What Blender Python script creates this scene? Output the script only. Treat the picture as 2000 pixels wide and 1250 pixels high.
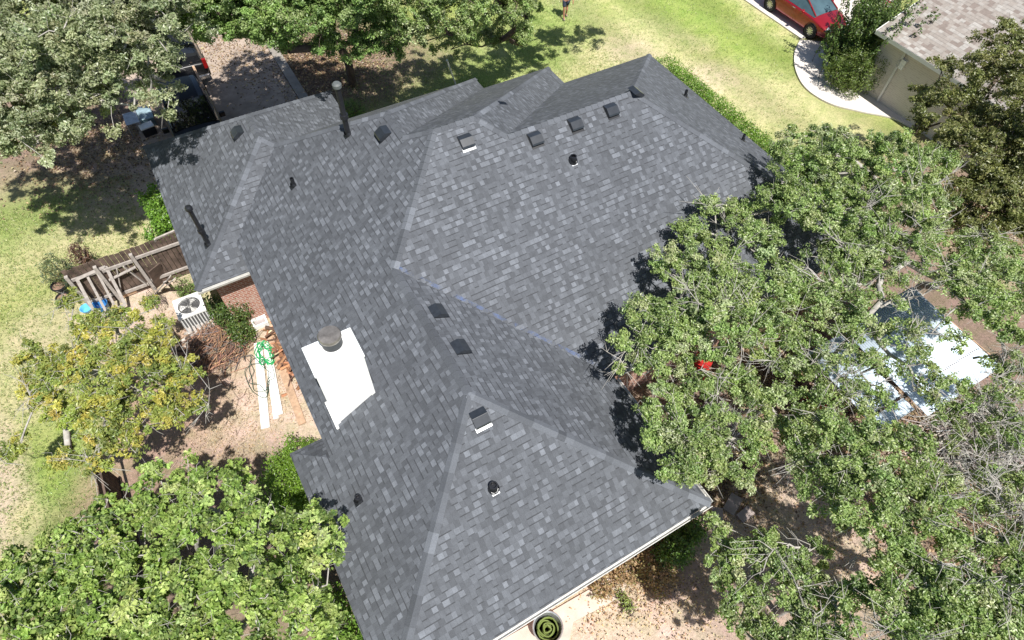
import bpy, bmesh, math, random
import numpy as np
from mathutils import Vector, Matrix, Euler, noise

for o in list(bpy.data.objects): bpy.data.objects.remove(o)
sc = bpy.context.scene
COL = sc.collection

# ------------------------------------------------------------------ camera
K = 14.0                       # camera height above the eaves
ZE = 2.7                       # eave height
H = K + ZE
F = 1231.34
RM = np.array([[0.86615168, 0.39685868, -0.30378357],
               [-0.4992527, 0.71499966, -0.48941008],
               [0.02297851, 0.57556813, 0.81743092]])
cam_d = bpy.data.cameras.new("camera")
cam = bpy.data.objects.new("camera", cam_d); COL.objects.link(cam)
cam_d.sensor_width = 36.0; cam_d.lens = F / 2000 * 36.0
cam_d.clip_start = 0.1; cam_d.clip_end = 2000
x_, y_, z_ = RM[:, 0], RM[:, 1], RM[:, 2]
x_ = x_ / np.linalg.norm(x_); y_ = y_ - x_ * (x_ @ y_); y_ /= np.linalg.norm(y_); z_ = np.cross(x_, y_)
M4 = Matrix(((x_[0], y_[0], z_[0], 0), (x_[1], y_[1], z_[1], 0), (x_[2], y_[2], z_[2], H), (0, 0, 0, 1)))
cam.matrix_world = M4
sc.camera = cam

# ------------------------------------------------------------------ world, sun, exposure
SUN_EL, SUN_DIR = math.radians(62), (0.01, -1.0)      # direction towards the sun in plan
w = bpy.data.worlds.new("World"); sc.world = w; w.use_nodes = True
nt = w.node_tree; bg = nt.nodes["Background"]
sky = nt.nodes.new("ShaderNodeTexSky"); sky.sky_type = 'NISHITA'; sky.sun_disc = False
sky.sun_elevation = SUN_EL
sky.sun_rotation = math.atan2(SUN_DIR[0], SUN_DIR[1])
nt.links.new(sky.outputs[0], bg.inputs[0]); bg.inputs[1].default_value = 0.066
sd = bpy.data.lights.new("sun", 'SUN'); sd.energy = 5.0; sd.angle = math.radians(0.5); sd.color = (1.0, 0.965, 0.91)
sun = bpy.data.objects.new("sun", sd); COL.objects.link(sun)
hl = math.hypot(*SUN_DIR); ts = Vector((SUN_DIR[0] / hl * math.cos(SUN_EL), SUN_DIR[1] / hl * math.cos(SUN_EL), math.sin(SUN_EL)))
sun.rotation_euler = ts.to_track_quat('Z', 'Y').to_euler(); sun.location = (0, -20, 40)
sc.view_settings.view_transform = 'Standard'; sc.view_settings.look = 'None'
sc.view_settings.exposure = 0.62; sc.view_settings.gamma = 1

# ------------------------------------------------------------------ helpers
def pt(u, v, z=0.0):
    """world point of height z seen at photo position (u, v) of 2000 x 1250"""
    d = RM @ np.array([u - 1000, -(v - 625), -F]); t = (H - z) / -d[2]
    return Vector((d[0] * t, d[1] * t, z))

def tag(o, label=None, cat=None, group=None, kind=None):
    if label: o['label'] = label
    if cat: o['category'] = cat
    if group: o['group'] = group
    if kind: o['kind'] = kind
    return o

def thing(name, loc, label, cat, group=None, rz=0.0):
    o = bpy.data.objects.new(name, None); COL.objects.link(o)
    o.location = loc; o.rotation_euler = (0, 0, rz); o.empty_display_size = 0.2
    return tag(o, label, cat, group)

def link(name, me, mat=None, parent=None):
    o = bpy.data.objects.new(name, me); COL.objects.link(o)
    if mat is not None:
        for m in (mat if isinstance(mat, (list, tuple)) else [mat]): me.materials.append(m)
    if parent is not None: o.parent = parent
    return o

def np_mesh(name, V, Fq, cols=None, smooth=False):
    """V (n,3), Fq (m,k) same sized faces, cols (n,3) point colours"""
    me = bpy.data.meshes.new(name); V = np.asarray(V, dtype=np.float32); Fq = np.asarray(Fq, dtype=np.int32)
    me.vertices.add(len(V)); me.vertices.foreach_set("co", V.ravel())
    k = Fq.shape[1]; me.loops.add(Fq.size); me.loops.foreach_set("vertex_index", Fq.ravel())
    me.polygons.add(len(Fq)); me.polygons.foreach_set("loop_start", np.arange(0, Fq.size, k, dtype=np.int32))
    me.polygons.foreach_set("loop_total", np.full(len(Fq), k, dtype=np.int32))
    me.polygons.foreach_set("use_smooth", np.full(len(Fq), bool(smooth)))
    if cols is not None:
        a = me.color_attributes.new("col", 'FLOAT_COLOR', 'POINT')
        c = np.ones((len(V), 4), dtype=np.float32); c[:, :3] = cols; a.data.foreach_set("color", c.ravel())
    me.update(calc_edges=True); return me

class MB:
    """collects boxes, bars and tubes into one mesh"""
    def __init__(s): s.v = []; s.f = []
    def add(s, vs, fs):
        n = len(s.v); s.v += [tuple(p) for p in vs]; s.f += [tuple(i + n for i in f) for f in fs]
    def box(s, c, size, rot=None):
        c = Vector(c); hx, hy, hz = [q / 2 for q in size]
        vs = [Vector((a * hx, b * hy, d * hz)) for a in (-1, 1) for b in (-1, 1) for d in (-1, 1)]
        if rot is not None:
            R = rot if isinstance(rot, Matrix) else Euler(rot).to_matrix(); vs = [R @ p for p in vs]
        s.add([c + p for p in vs], [(0, 1, 3, 2), (4, 6, 7, 5), (0, 4, 5, 1), (2, 3, 7, 6), (0, 2, 6, 4), (1, 5, 7, 3)])
    def bar(s, a, b, wd, ht, up=(0, 0, 1)):
        a = Vector(a); b = Vector(b); d = (b - a); L = d.length; d.normalize(); u = Vector(up)
        sd_ = d.cross(u)
        if sd_.length < 1e-4: sd_ = d.cross(Vector((1, 0, 0)))
        sd_.normalize(); u = sd_.cross(d)
        s.box((a + b) / 2, (L, wd, ht), Matrix((d, sd_, u)).transposed())
    def tube(s, pts, r, n=8, cap=True):
        pts = [Vector(p) for p in pts]; rs = r if isinstance(r, (list, tuple)) else [r] * len(pts)
        rings = []; vs = []; fs = []
        for i, p in enumerate(pts):
            d = (pts[min(i + 1, len(pts) - 1)] - pts[max(i - 1, 0)]).normalized()
            a = d.cross(Vector((0, 0, 1)))
            if a.length < 1e-3: a = Vector((1, 0, 0))
            a.normalize(); b = d.cross(a)
            for k in range(n):
                t = 2 * math.pi * k / n; vs.append(p + (a * math.cos(t) + b * math.sin(t)) * rs[i])
        for i in range(len(pts) - 1):
            for k in range(n):
                fs.append((i * n + k, i * n + (k + 1) % n, (i + 1) * n + (k + 1) % n, (i + 1) * n + k))
        if cap: fs.append(tuple(range(n - 1, -1, -1))); fs.append(tuple((len(pts) - 1) * n + k for k in range(n)))
        s.add(vs, fs)
    def lathe(s, prof, c=(0, 0, 0), n=20):
        vs = []; fs = []
        for r, z in prof:
            for k in range(n):
                t = 2 * math.pi * k / n; vs.append((c[0] + r * math.cos(t), c[1] + r * math.sin(t), c[2] + z))
        for i in range(len(prof) - 1):
            for k in range(n):
                fs.append((i * n + k, i * n + (k + 1) % n, (i + 1) * n + (k + 1) % n, (i + 1) * n + k))
        s.add(vs, fs)
    def build(s, name, mat, parent=None, bevel=0, smooth=False, xf=None):
        me = bpy.data.meshes.new(name); me.from_pydata(s.v, [], s.f); me.update()
        bm = bmesh.new(); bm.from_mesh(me); bmesh.ops.recalc_face_normals(bm, faces=bm.faces); bm.to_mesh(me); bm.free()
        if smooth:
            me.polygons.foreach_set("use_smooth", [True] * len(me.polygons))
            try: me.set_sharp_from_angle(angle=math.radians(40))
            except Exception: pass
        if xf is not None: me.transform(xf)
        o = link(name, me, mat, parent)
        if bevel:
            m = o.modifiers.new("bevel", 'BEVEL'); m.width = bevel; m.segments = 2; m.limit_method = 'ANGLE'
        return o

# ------------------------------------------------------------------ materials
def newmat(name):
    m = bpy.data.materials.new(name); m.use_nodes = True
    return m, m.node_tree, m.node_tree.nodes["Principled BSDF"]
def N(nt, typ, **kw):
    n = nt.nodes.new(typ)
    for k, v in kw.items(): setattr(n, k, v)
    return n
def math_(nt, op, a, b=None, c=None):
    n = nt.nodes.new("ShaderNodeMath"); n.operation = op
    for i, q in enumerate((a, b, c)):
        if q is None: continue
        if isinstance(q, (int, float)): n.inputs[i].default_value = q
        else: nt.links.new(q, n.inputs[i])
    return n.outputs[0]
def ramp(nt, fac, stops, interp='LINEAR'):
    n = nt.nodes.new("ShaderNodeValToRGB"); cr = n.color_ramp; cr.interpolation = interp
    while len(cr.elements) < len(stops): cr.elements.new(0.5)
    for e, (p, c) in zip(cr.elements, stops):
        e.position = p; e.color = (*c, 1) if len(c) == 3 else c
    nt.links.new(fac, n.inputs[0]); return n.outputs[0]
def mix(nt, fac, a, b, blend='MIX'):
    n = nt.nodes.new("ShaderNodeMix"); n.data_type = 'RGBA'; n.blend_type = blend
    for i, q in ((0, fac), (6, a), (7, b)):
        if isinstance(q, (int, float)): n.inputs[i].default_value = q
        elif isinstance(q, tuple): n.inputs[i].default_value = (*q, 1) if len(q) == 3 else q
        else: nt.links.new(q, n.inputs[i])
    return n.outputs[2]
def noise_tex(nt, scale, detail=4, vec=None, rough=0.5):
    n = nt.nodes.new("ShaderNodeTexNoise"); n.inputs['Scale'].default_value = scale
    n.inputs['Detail'].default_value = detail; n.inputs['Roughness'].default_value = rough
    if vec is not None: nt.links.new(vec, n.inputs['Vector'])
    return n.outputs['Fac']
def bump(nt, p, height, strength=0.3, dist=0.02):
    b = nt.nodes.new("ShaderNodeBump"); b.inputs['Strength'].default_value = strength; b.inputs['Distance'].default_value = dist
    nt.links.new(height, b.inputs['Height']); nt.links.new(b.outputs[0], p.inputs['Normal'])
def geo_pos(nt): return nt.nodes.new("ShaderNodeNewGeometry").outputs['Position']

def plain(name, col, rough=0.6, metal=0.0, var=0.18, scale=6.0, spec=0.5, coat=0.0, bmp=0.0):
    m, nt, p = newmat(name); tc = geo_pos(nt)
    f = noise_tex(nt, scale, 5, tc, 0.6)
    lo = tuple(c * (1 - var) for c in col); hi = tuple(min(1, c * (1 + var)) for c in col)
    nt.links.new(ramp(nt, f, [(0.3, lo), (0.7, hi)]), p.inputs['Base Color'])
    p.inputs['Roughness'].default_value = rough; p.inputs['Metallic'].default_value = metal
    p.inputs['Specular IOR Level'].default_value = spec; p.inputs['Coat Weight'].default_value = coat
    if bmp: bump(nt, p, f, bmp, 0.02)
    return m

def shingle_mat(name, tones, expo=0.143, wid=0.118, shadow=0.45, line=0.17, grain=0.25):
    """laminated shingles: UV in metres, u along the eave, v up the slope"""
    m, nt, p = newmat(name)
    uv = N(nt, "ShaderNodeUVMap"); uv.uv_map = "UVMap"
    sp = N(nt, "ShaderNodeSeparateXYZ"); nt.links.new(uv.outputs[0], sp.inputs[0])
    u, v = sp.outputs[0], sp.outputs[1]
    wob = math_(nt, 'MULTIPLY', math_(nt, 'SUBTRACT', noise_tex(nt, 0.9, 2, uv.outputs[0]), 0.5), 0.03)
    v2 = math_(nt, 'ADD', v, wob)
    rv = math_(nt, 'DIVIDE', v2, expo); row = math_(nt, 'FLOOR', rv); fr = math_(nt, 'SUBTRACT', rv, row)
    wn = N(nt, "ShaderNodeTexWhiteNoise", noise_dimensions='1D'); nt.links.new(row, wn.inputs['W'])
    w1 = math_(nt, 'ADD', math_(nt, 'DIVIDE', u, wid), math_(nt, 'MULTIPLY', wn.outputs['Value'], 997.0))
    vo = N(nt, "ShaderNodeTexVoronoi", voronoi_dimensions='1D'); vo.inputs['Scale'].default_value = 1.0
    vo.inputs['Randomness'].default_value = 0.85; nt.links.new(w1, vo.inputs['W'])
    sc_ = N(nt, "ShaderNodeSeparateColor"); nt.links.new(vo.outputs['Color'], sc_.inputs[0])
    rnd = sc_.outputs[0]; rnd2 = sc_.outputs[1]
    ve = N(nt, "ShaderNodeTexVoronoi", voronoi_dimensions='1D', feature='DISTANCE_TO_EDGE'); ve.inputs['Scale'].default_value = 1.0
    ve.inputs['Randomness'].default_value = 0.85; nt.links.new(w1, ve.inputs['W'])
    base = ramp(nt, rnd, tones, 'CONSTANT')
    # blends inside a shingle and large soft variation over the slope
    big = noise_tex(nt, 0.35, 3, uv.outputs[0])
    base = mix(nt, 1.0, base, ramp(nt, big, [(0.3, (0.93,) * 3), (0.7, (1.07,) * 3)]), 'MULTIPLY')
    gr = noise_tex(nt, 60, 3, uv.outputs[0], 0.7)
    base = mix(nt, 1.0, base, ramp(nt, gr, [(0.3, (1 - grain,) * 3), (0.7, (1 + grain,) * 3)]), 'MULTIPLY')
    md = noise_tex(nt, 6.5, 3, uv.outputs[0], .6); base = mix(nt, 1.0, base, ramp(nt, md, [(0.3, (0.86,) * 3), (0.7, (1.14,) * 3)]), 'MULTIPLY')
    # the gap beside tabs (thin laminate cut-outs) and the shadow under raised tabs, painted as a dark line
    hasline = math_(nt, 'GREATER_THAN', rnd, 0.52)
    lin = math_(nt, 'MULTIPLY', math_(nt, 'LESS_THAN', fr, line), hasline)
    edge = math_(nt, 'MULTIPLY', math_(nt, 'LESS_THAN', ve.outputs['Distance'], 0.05), 0.3)
    dk = math_(nt, 'MULTIPLY', math_(nt, 'MAXIMUM', lin, edge), shadow)
    base = mix(nt, dk, base, (0.02, 0.021, 0.024))
    nt.links.new(base, p.inputs['Base Color'])
    p.inputs['Roughness'].default_value = 0.82; p.inputs['Specular IOR Level'].default_value = 0.4
    hgt = math_(nt, 'ADD', math_(nt, 'SUBTRACT', 1.0, fr), math_(nt, 'MULTIPLY', rnd2, 0.6))
    hgt = math_(nt, 'ADD', hgt, math_(nt, 'MULTIPLY', gr, 0.15))
    bump(nt, p, hgt, 0.35, 0.012)
    return m

def col_mat(name, rough=0.85, spec=0.3, grain=0.2, gscale=45, bmp=0.3):
    m, nt, p = newmat(name); a = N(nt, "ShaderNodeVertexColor"); a.layer_name = "col"
    tc = geo_pos(nt); f = noise_tex(nt, gscale, 4, tc, 0.7)
    c = mix(nt, 1.0, a.outputs[0], ramp(nt, f, [(0.3, (1 - grain,) * 3), (0.7, (1 + grain,) * 3)]), 'MULTIPLY')
    nt.links.new(c, p.inputs['Base Color']); p.inputs['Roughness'].default_value = rough; p.inputs['Specular IOR Level'].default_value = spec
    if bmp: bump(nt, p, f, bmp, 0.01)
    return m

def leaf_mat(name, rough=0.42, trans=0.3, spec=0.6):
    m, nt, p = newmat(name); a = N(nt, "ShaderNodeVertexColor"); a.layer_name = "col"
    nt.links.new(a.outputs[0], p.inputs['Base Color']); p.inputs['Roughness'].default_value = rough
    p.inputs['Specular IOR Level'].default_value = spec
    t = N(nt, "ShaderNodeBsdfTranslucent")
    tc = mix(nt, 1.0, a.outputs[0], (1.3, 1.5, 0.6), 'MULTIPLY'); nt.links.new(tc, t.inputs[0])
    ms = N(nt, "ShaderNodeMixShader"); ms.inputs[0].default_value = trans
    nt.links.new(p.outputs[0], ms.inputs[1]); nt.links.new(t.outputs[0], ms.inputs[2])
    nt.links.new(ms.outputs[0], nt.nodes["Material Output"].inputs[0]); return m

G = lambda r, g=None, b=None: (r, r if g is None else g, r if b is None else b)
T = lambda k: (0.655 * k, 0.71 * k, 0.81 * k)
M = {}
M['roof'] = shingle_mat("charcoal_shingle", [(0, T(.095)), (.14, T(.122)), (.28, T(.108)), (.42, T(.142)), (.54, T(.118)), (.66, T(.158)), (.76, T(.130)), (.86, T(.18)), (.95, T(.205))], shadow=.7)
M['roof2'] = shingle_mat("brown_shingle", [(0, (.20, .165, .145)), (.2, (.26, .23, .205)), (.45, (.30, .275, .25)), (.7, (.265, .235, .21)), (.85, (.34, .32, .295))], expo=.15, wid=.22, shadow=.25, grain=.15)
M['cap'] = col_mat("ridge_cap_shingle")
M['black'] = plain("black_metal", (.012, .013, .016), .38, .0, .3, 4, .6)
M['hood'] = plain("black_painted_vent", (.022, .026, .032), .3, .0, .25, 9, .7)
M['hoodp'] = plain("grey_painted_vent", (.30, .32, .33), .4, .0, .15, 9, .6)
M['dark'] = plain("dark_opening", (.006, .006, .007), .9)
M['white'] = plain("white_paint", (.8, .8, .78), .55, 0, .04, 3, .4)
M['board'] = plain("dusty_white_board", (.70, .69, .66), .7, 0, .16, 5, .3, 0, .2)
M['gutter'] = plain("white_gutter", (.6, .59, .56), .4, 0, .12, 5, .5)
M['gutter_in'] = plain("dark_gutter", (.06, .08, .11), .5, 0, .3, 3)
M['fascia'] = plain("fascia", (.1, .1, .1), .7)
M['soffit'] = plain("soffit_paint", (.35, .33, .3), .7)
M['wood'] = plain("weathered_brown_wood", (.105, .075, .06), .85, 0, .55, 4, .3, 0, .4)
M['wood2'] = plain("grey_wood", (.33, .30, .275), .85, 0, .25, 9, .3, 0, .4)
M['wood3'] = plain("tan_wood", (.40, .27, .18), .85, 0, .3, 7, .3, 0, .4)
M['lead'] = plain("galvanised", (.45, .46, .47), .4, .6, .25, 8)
M['whitemetal'] = plain("white_metal", (.72, .72, .70), .4, 0, .12, 6)
M['concrete'] = plain("pale_concrete", (.60, .55, .50), .85, 0, .10, 1.2, .3, 0, .1)
M['drive'] = plain("stained_concrete", (.34, .275, .225), .9, 0, .3, 1.4, .3, 0, .1)
M['green'] = plain("green_rubber", (.02, .32, .10), .5, 0, .3)
M['red'] = plain("red_plastic", (.42, .025, .022), .4, 0, .2)
M['blue'] = plain("blue_plastic", (.05, .22, .5), .4, 0, .3)
M['litter'] = plain("brush_sticks", (.22, .14, .1), .9, 0, .5, 12)

def brick_mat(name, c1, c2, mortar, sx=1.0):
    m, nt, p = newmat(name); tc = N(nt, "ShaderNodeUVMap"); tc.uv_map = "UVMap"
    b = N(nt, "ShaderNodeTexBrick"); nt.links.new(tc.outputs[0], b.inputs['Vector'])
    b.inputs['Scale'].default_value = sx; b.inputs['Brick Width'].default_value = .21; b.inputs['Row Height'].default_value = .075
    b.inputs['Mortar Size'].default_value = .012; b.inputs['Color1'].default_value = (*c1, 1); b.inputs['Color2'].default_value = (*c2, 1)
    b.inputs['Mortar'].default_value = (*mortar, 1)
    f = noise_tex(nt, 5, 5, tc.outputs[0], .7)
    nt.links.new(mix(nt, ramp(nt, f, [(.5, (0,) * 3), (.75, (.7,) * 3)]), b.outputs['Color'], mortar), p.inputs['Base Color'])
    p.inputs['Roughness'].default_value = .9; bump(nt, p, b.outputs['Fac'], -.4, .01); return m
M['brick'] = brick_mat("red_brick", (.30, .09, .055), (.40, .17, .11), (.5, .42, .36))
M['brick2'] = brick_mat("pale_brick", (.50, .45, .40), (.58, .53, .47), (.6, .56, .5))

def siding_mat():
    m, nt, p = newmat("white_siding"); p.inputs['Base Color'].default_value = (.82, .82, .80, 1)
    p.inputs['Roughness'].default_value = .5
    sp = N(nt, "ShaderNodeSeparateXYZ"); nt.links.new(geo_pos(nt), sp.inputs[0])
    f = math_(nt, 'FRACT', math_(nt, 'DIVIDE', sp.outputs[2], .2)); bump(nt, p, f, .25, .01); return m
M['siding'] = siding_mat()

def corr_mat():
    m, nt, p = newmat("corrugated_steel"); sp = N(nt, "ShaderNodeSeparateXYZ"); nt.links.new(geo_pos(nt), sp.inputs[0])
    f = noise_tex(nt, 1.6, 5, geo_pos(nt), .6)
    nt.links.new(ramp(nt, f, [(.3, (.50, .60, .70)), (.7, (.66, .74, .82))]), p.inputs['Base Color'])
    p.inputs['Roughness'].default_value = .45; p.inputs['Metallic'].default_value = .15; return m
M['corr'] = corr_mat()

def ground_mat():
    m, nt, p = newmat("yard_ground"); a = N(nt, "ShaderNodeVertexColor"); a.layer_name = "col"; pos = geo_pos(nt)
    f1 = noise_tex(nt, 14, 8, pos, .75); f2 = noise_tex(nt, 1.7, 4, pos, .6); f3 = noise_tex(nt, 55, 3, pos, .8)
    c = mix(nt, 1.0, a.outputs[0], ramp(nt, f1, [(.3, (.62, .66, .6)), (.5, (1, 1, 1)), (.72, (1.35, 1.3, 1.3))]), 'MULTIPLY')
    c = mix(nt, 1.0, c, ramp(nt, f2, [(.3, (.82, .9, .78)), (.7, (1.16, 1.08, 1.2))]), 'MULTIPLY')
    c = mix(nt, 1.0, c, ramp(nt, f3, [(.3, (.7,) * 3), (.7, (1.28,) * 3)]), 'MULTIPLY')
    nt.links.new(c, p.inputs['Base Color']); p.inputs['Roughness'].default_value = .95; p.inputs['Specular IOR Level'].default_value = .15
    h = math_(nt, 'ADD', f1, math_(nt, 'MULTIPLY', f3, .5)); bump(nt, p, h, .8, .06); return m
M['ground'] = ground_mat()
LEAF = leaf_mat("leaf")
LEAF_GLOSS = leaf_mat("glossy_leaf", .5, .3, .4)
M['bark_grey'] = plain("pale_grey_bark", (.36, .34, .31), .9, 0, .3, 9, .2, 0, .5)
M['bark_brown'] = plain("brown_bark", (.13, .10, .08), .9, 0, .35, 9, .2, 0, .5)

# ------------------------------------------------------------------ ground
def ground():
    fine = np.arange(-16, 46, .2)
    xs = np.concatenate([[-400, -150, -60, -30, -20], fine, [50, 60, 90, 160, 400]])
    ys = np.concatenate([[-400, -150, -60, -30, -18], np.arange(-10, 52, .2), [56, 70, 100, 160, 400]])
    X, Y = np.meshgrid(xs, ys); n = X.size; P = np.stack([X.ravel(), Y.ravel()], 1)
    rng = np.random.default_rng(4)
    # cheap smooth noise from random waves
    def fbm(P, base, oct_=5, seed=0):
        r = np.random.default_rng(seed); out = np.zeros(len(P)); amp = 1; fr = base
        for _ in range(oct_):
            for _ in range(5):
                th = r.uniform(0, 2 * np.pi); out += amp * np.sin((P[:, 0] * np.cos(th) + P[:, 1] * np.sin(th)) * fr * r.uniform(.7, 1.4) + r.uniform(0, 7)) / 5
            amp *= .62; fr *= 2.0
        return out
    n1, n2, n3 = fbm(P, .6, 6, 1), fbm(P, .9, 6, 2), fbm(P, .35, 5, 3)
    C = {'pale': (.60, .48, .40), 'grass': (.30, .35, .10), 'green': (.20, .30, .065), 'dry': (.46, .43, .23), 'tan': (.55, .44, .34),
         'soil': (.42, .29, .21), 'litter': (.24, .175, .135), 'dirt': (.36, .27, .205)}
    col = np.zeros((n, 3)); col[:] = C['grass']
    def blend(wt, name): 
        nonlocal col
        wt = np.clip(wt, 0, 1)[:, None]; col = col * (1 - wt) + np.array(C[name]) * wt
    blend(.5 + .9 * n1 - .15, 'dry'); blend(.9 * n2 - .45, 'green')
    def blob(u, v, r, name, s=1.0, ry=None, soft=.45):
        c = pt(u, v, 0); d = np.hypot((P[:, 0] - c.x) / r, (P[:, 1] - c.y) / (ry or r)) + .28 * n1 * 1.0
        blend(s * np.clip(1 - (d - (1 - soft)) / (2 * soft), 0, 1), name)
    # front lawn tan patches and greener bands
    for a in [(1100, 110, 2.6, 'dry', .8), (1250, 60, 1.6, 'dry', .8), (1480, 190, 2.2, 'dry', .8), (1380, 150, 1.2, 'tan', .5), (1240, 110, 1.5, 'tan', .5), (1020, 150, 1.2, 'dry', .6), (1600, 230, 2.0, 'dry', .4),
              (1330, 20, 2.6, 'green', .45), (1500, 100, 1.8, 'green', .35), (1080, 30, 2.2, 'green', .6), (1040, 90, 1.8, 'green', .7), (930, 130, 2.4, 'green', .7), (800, 180, 2.4, 'green', .6), (700, 215, 1.0, 'grass', .8),
              # under the street side oaks
              (620, 110, 3.4, 'litter', .95), (720, 150, 2.6, 'litter', .8), (500, 60, 4.2, 'litter', .9), (820, 110, 2.2, 'litter', .55), (560, 200, 2.0, 'litter', .8),
              (200, 200, 5.5, 'litter', .95), (60, 250, 4.5, 'litter', .9), (330, 90, 4.5, 'litter', .9), (230, 330, 2.2, 'tan', .95), (130, 370, 1.8, 'litter', .6), (60, 430, 2.2, 'green', .6), (150, 440, 1.4, 'green', .5),
              (250, 420, 1.9, 'tan', .9), (240, 470, 1.5, 'dry', .9), (120, 500, 1.8, 'dry', .6),
              (40, 560, 2.2, 'dry', .45), (60, 640, 2.0, 'grass', .7), (20, 720, 1.2, 'dry', .9), (90, 640, 1.2, 'tan', .45), (100, 950, 1.9, 'green', .95), (90, 870, 1.2, 'grass', .6), (0, 960, .7, 'tan', .9, 2.6), (50, 1010, .5, 'dry', .9),
              # side yard dirt
              (430, 860, 2.4, 'tan', 1, 2.8), (300, 620, 2.1, 'tan', 1), (430, 740, 2.4, 'tan', 1), (560, 720, 2.4, 'tan', 1), (330, 720, 1.8, 'soil', .9), (330, 860, 1.8, 'soil', .8), (500, 950, 2, 'tan', 1), (590, 800, 1.6, 'tan', .9), (420, 1060, 2.5, 'litter', .9), (600, 1100, 2.5, 'litter', .95), (240, 1000, 1.3, 'soil', .8), (300, 1150, 3, 'litter', .9),
              # back yard
              (1700, 600, 6.5, 'litter', .95), (1500, 900, 6.5, 'dirt', .95), (1350, 700, 4, 'dirt', .95), (1800, 1000, 7.0, 'litter', .9), (1900, 700, 6, 'litter', .9), (1900, 400, 3.6, 'litter', .95),
              (1480, 980, 1.5, 'tan', .8), (1620, 1100, 1.6, 'tan', .7), (1200, 1190, 3.2, 'pale', 1), (1350, 1200, 2.2, 'pale', .9), (1260, 1260, 3, 'pale', .9), (1460, 1180, 1.4, 'dirt', .8), (1250, 1080, 1.6, 'soil', .9), (1100, 1220, 2.5, 'tan', 1)]:
        blob(*a)
    # mown bands running towards the street
    band = (P[:, 0] > 16) & (P[:, 1] > 9)
    s = np.sin(P[:, 0] * 2.1 + .15 * n1); wt = np.where(band, .13 * s, 0)[:, None]; col = col * (1 - wt)
    idx = np.arange(n).reshape(X.shape)
    Fq = np.stack([idx[:-1, :-1].ravel(), idx[:-1, 1:].ravel(), idx[1:, 1:].ravel(), idx[1:, :-1].ravel()], 1)
    z = .02 * n2 * np.clip(1 - np.hypot(P[:, 0] - 8, P[:, 1] - 12) / 60, 0, 1) - .03
    me = np_mesh("ground", np.column_stack([P, z]), Fq, np.clip(col, .01, 1), True)
    tag(link("ground", me, M['ground']), kind='structure')
ground()

def flat_poly(name, pts, z, mat, thick=.06, kind='structure'):
    bm = bmesh.new(); vs = [bm.verts.new((p[0], p[1], z)) for p in pts]; f = bm.faces.new(vs)
    r = bmesh.ops.extrude_face_region(bm, geom=[f])
    for e in r['geom']:
        if isinstance(e, bmesh.types.BMVert): e.co.z -= thick
    bmesh.ops.recalc_face_normals(bm, faces=bm.faces)
    me = bpy.data.meshes.new(name); bm.to_mesh(me); bm.free()
    return tag(link(name, me, mat), kind=kind)

def smooth_line(P, n=6):
    P = [Vector(p) for p in P]; out = []
    for i in range(len(P) - 1):
        a = P[max(i - 1, 0)]; b = P[i]; c = P[i + 1]; d = P[min(i + 2, len(P) - 1)]
        for k in range(n):
            t = k / n; out.append(.5 * ((2 * b) + (c - a) * t + (2 * a - 5 * b + 4 * c - d) * t * t + (3 * b - a - 3 * c + d) * t ** 3))
    out.append(P[-1]); return out

# driveway of the shingled house, with a paler edge strip
flat_poly("driveway", [(-2.3, 20.3), (4.0, 20.3), (4.0, 46), (-2.3, 46)], .035, M['drive'])
flat_poly("driveway_edge", [(4.02, 20.3), (4.42, 20.3), (4.42, 46), (4.02, 46)], .06, plain("edge_concrete", (.26, .235, .205), .9, 0, .2, 2), .1)
# neighbour's driveway and curved walk
XD = pt(1500, 32).x
flat_poly("neighbour_driveway", [(XD, pt(1562, 78).y), (XD + 5.6, pt(1562, 78).y), (XD + 5.6, 50), (XD, 50)], .04, M['concrete'])
outer = smooth_line([pt(1562, 79), pt(1551, 105), pt(1554, 140), pt(1575, 175), pt(1620, 203), pt(1680, 219), pt(1745, 233), pt(1800, 262)])
inner = smooth_line([pt(1680, 88), pt(1668, 110), pt(1665, 135), pt(1680, 160), pt(1705, 175), pt(1735, 205), pt(1762, 228), pt(1815, 250)])
flat_poly("curved_walkway", [(p.x, p.y) for p in outer] + [(p.x, p.y) for p in reversed(inner)], .045, M['concrete'])
flat_poly("patio", [(p.x, p.y) for p in (pt(960, 1262), pt(1240, 1100), pt(1215, 1165), pt(1120, 1215), pt(1100, 1300), pt(960, 1330))], .03, plain("patio_stone", (.5, .42, .36), .9, 0, .15, 2.5, .2, 0, .2))

# ------------------------------------------------------------------ the house with the charcoal roof
xe = -.0334; he = .0348
RV = dict(P6=(-.0905, .1277, 0), P5=(-.0905, .5424, 0), H5=(xe, .485, he), C=(xe, 1.014, he), J=(.116, 1.15, .126), B=(.3112, .985, .245),
          K2=(.3112, .9045, .245), MP=(.3554, .8634, .272), Pk2=(.4373, .8634, .272), V=(.1866, .688, .169), NP=(.1866, .4137, .169), P7=(.4725, .1277, 0),
          I8=(.4725, .40, 0), SE=(1.158, .40, 0), R1e=(.7657, .817, .2448), R1w=(.4811, .817, .2448), NE=(1.158, 1.197, 0), b1e=(.876, 1.197, 0),
          b1c=(.876, 1.277, 0), b2e=(.677, 1.277, 0), b2c=(.677, 1.325, 0), b2w=(.3206, 1.325, 0), GNE=(.3206, 1.4527, 0), GN=(.0932, 1.2527, .14),
          GS=(.0932, 1.171, .14), P1=(-.1387, 1.4527, 0), P2=(-.1387, .962, 0), P3=(xe, .962, 0), P4=(xe, .5424, 0))
RV = {k: Vector((a * K, b * K, c * K + ZE)) for k, (a, b, c) in RV.items()}
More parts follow.
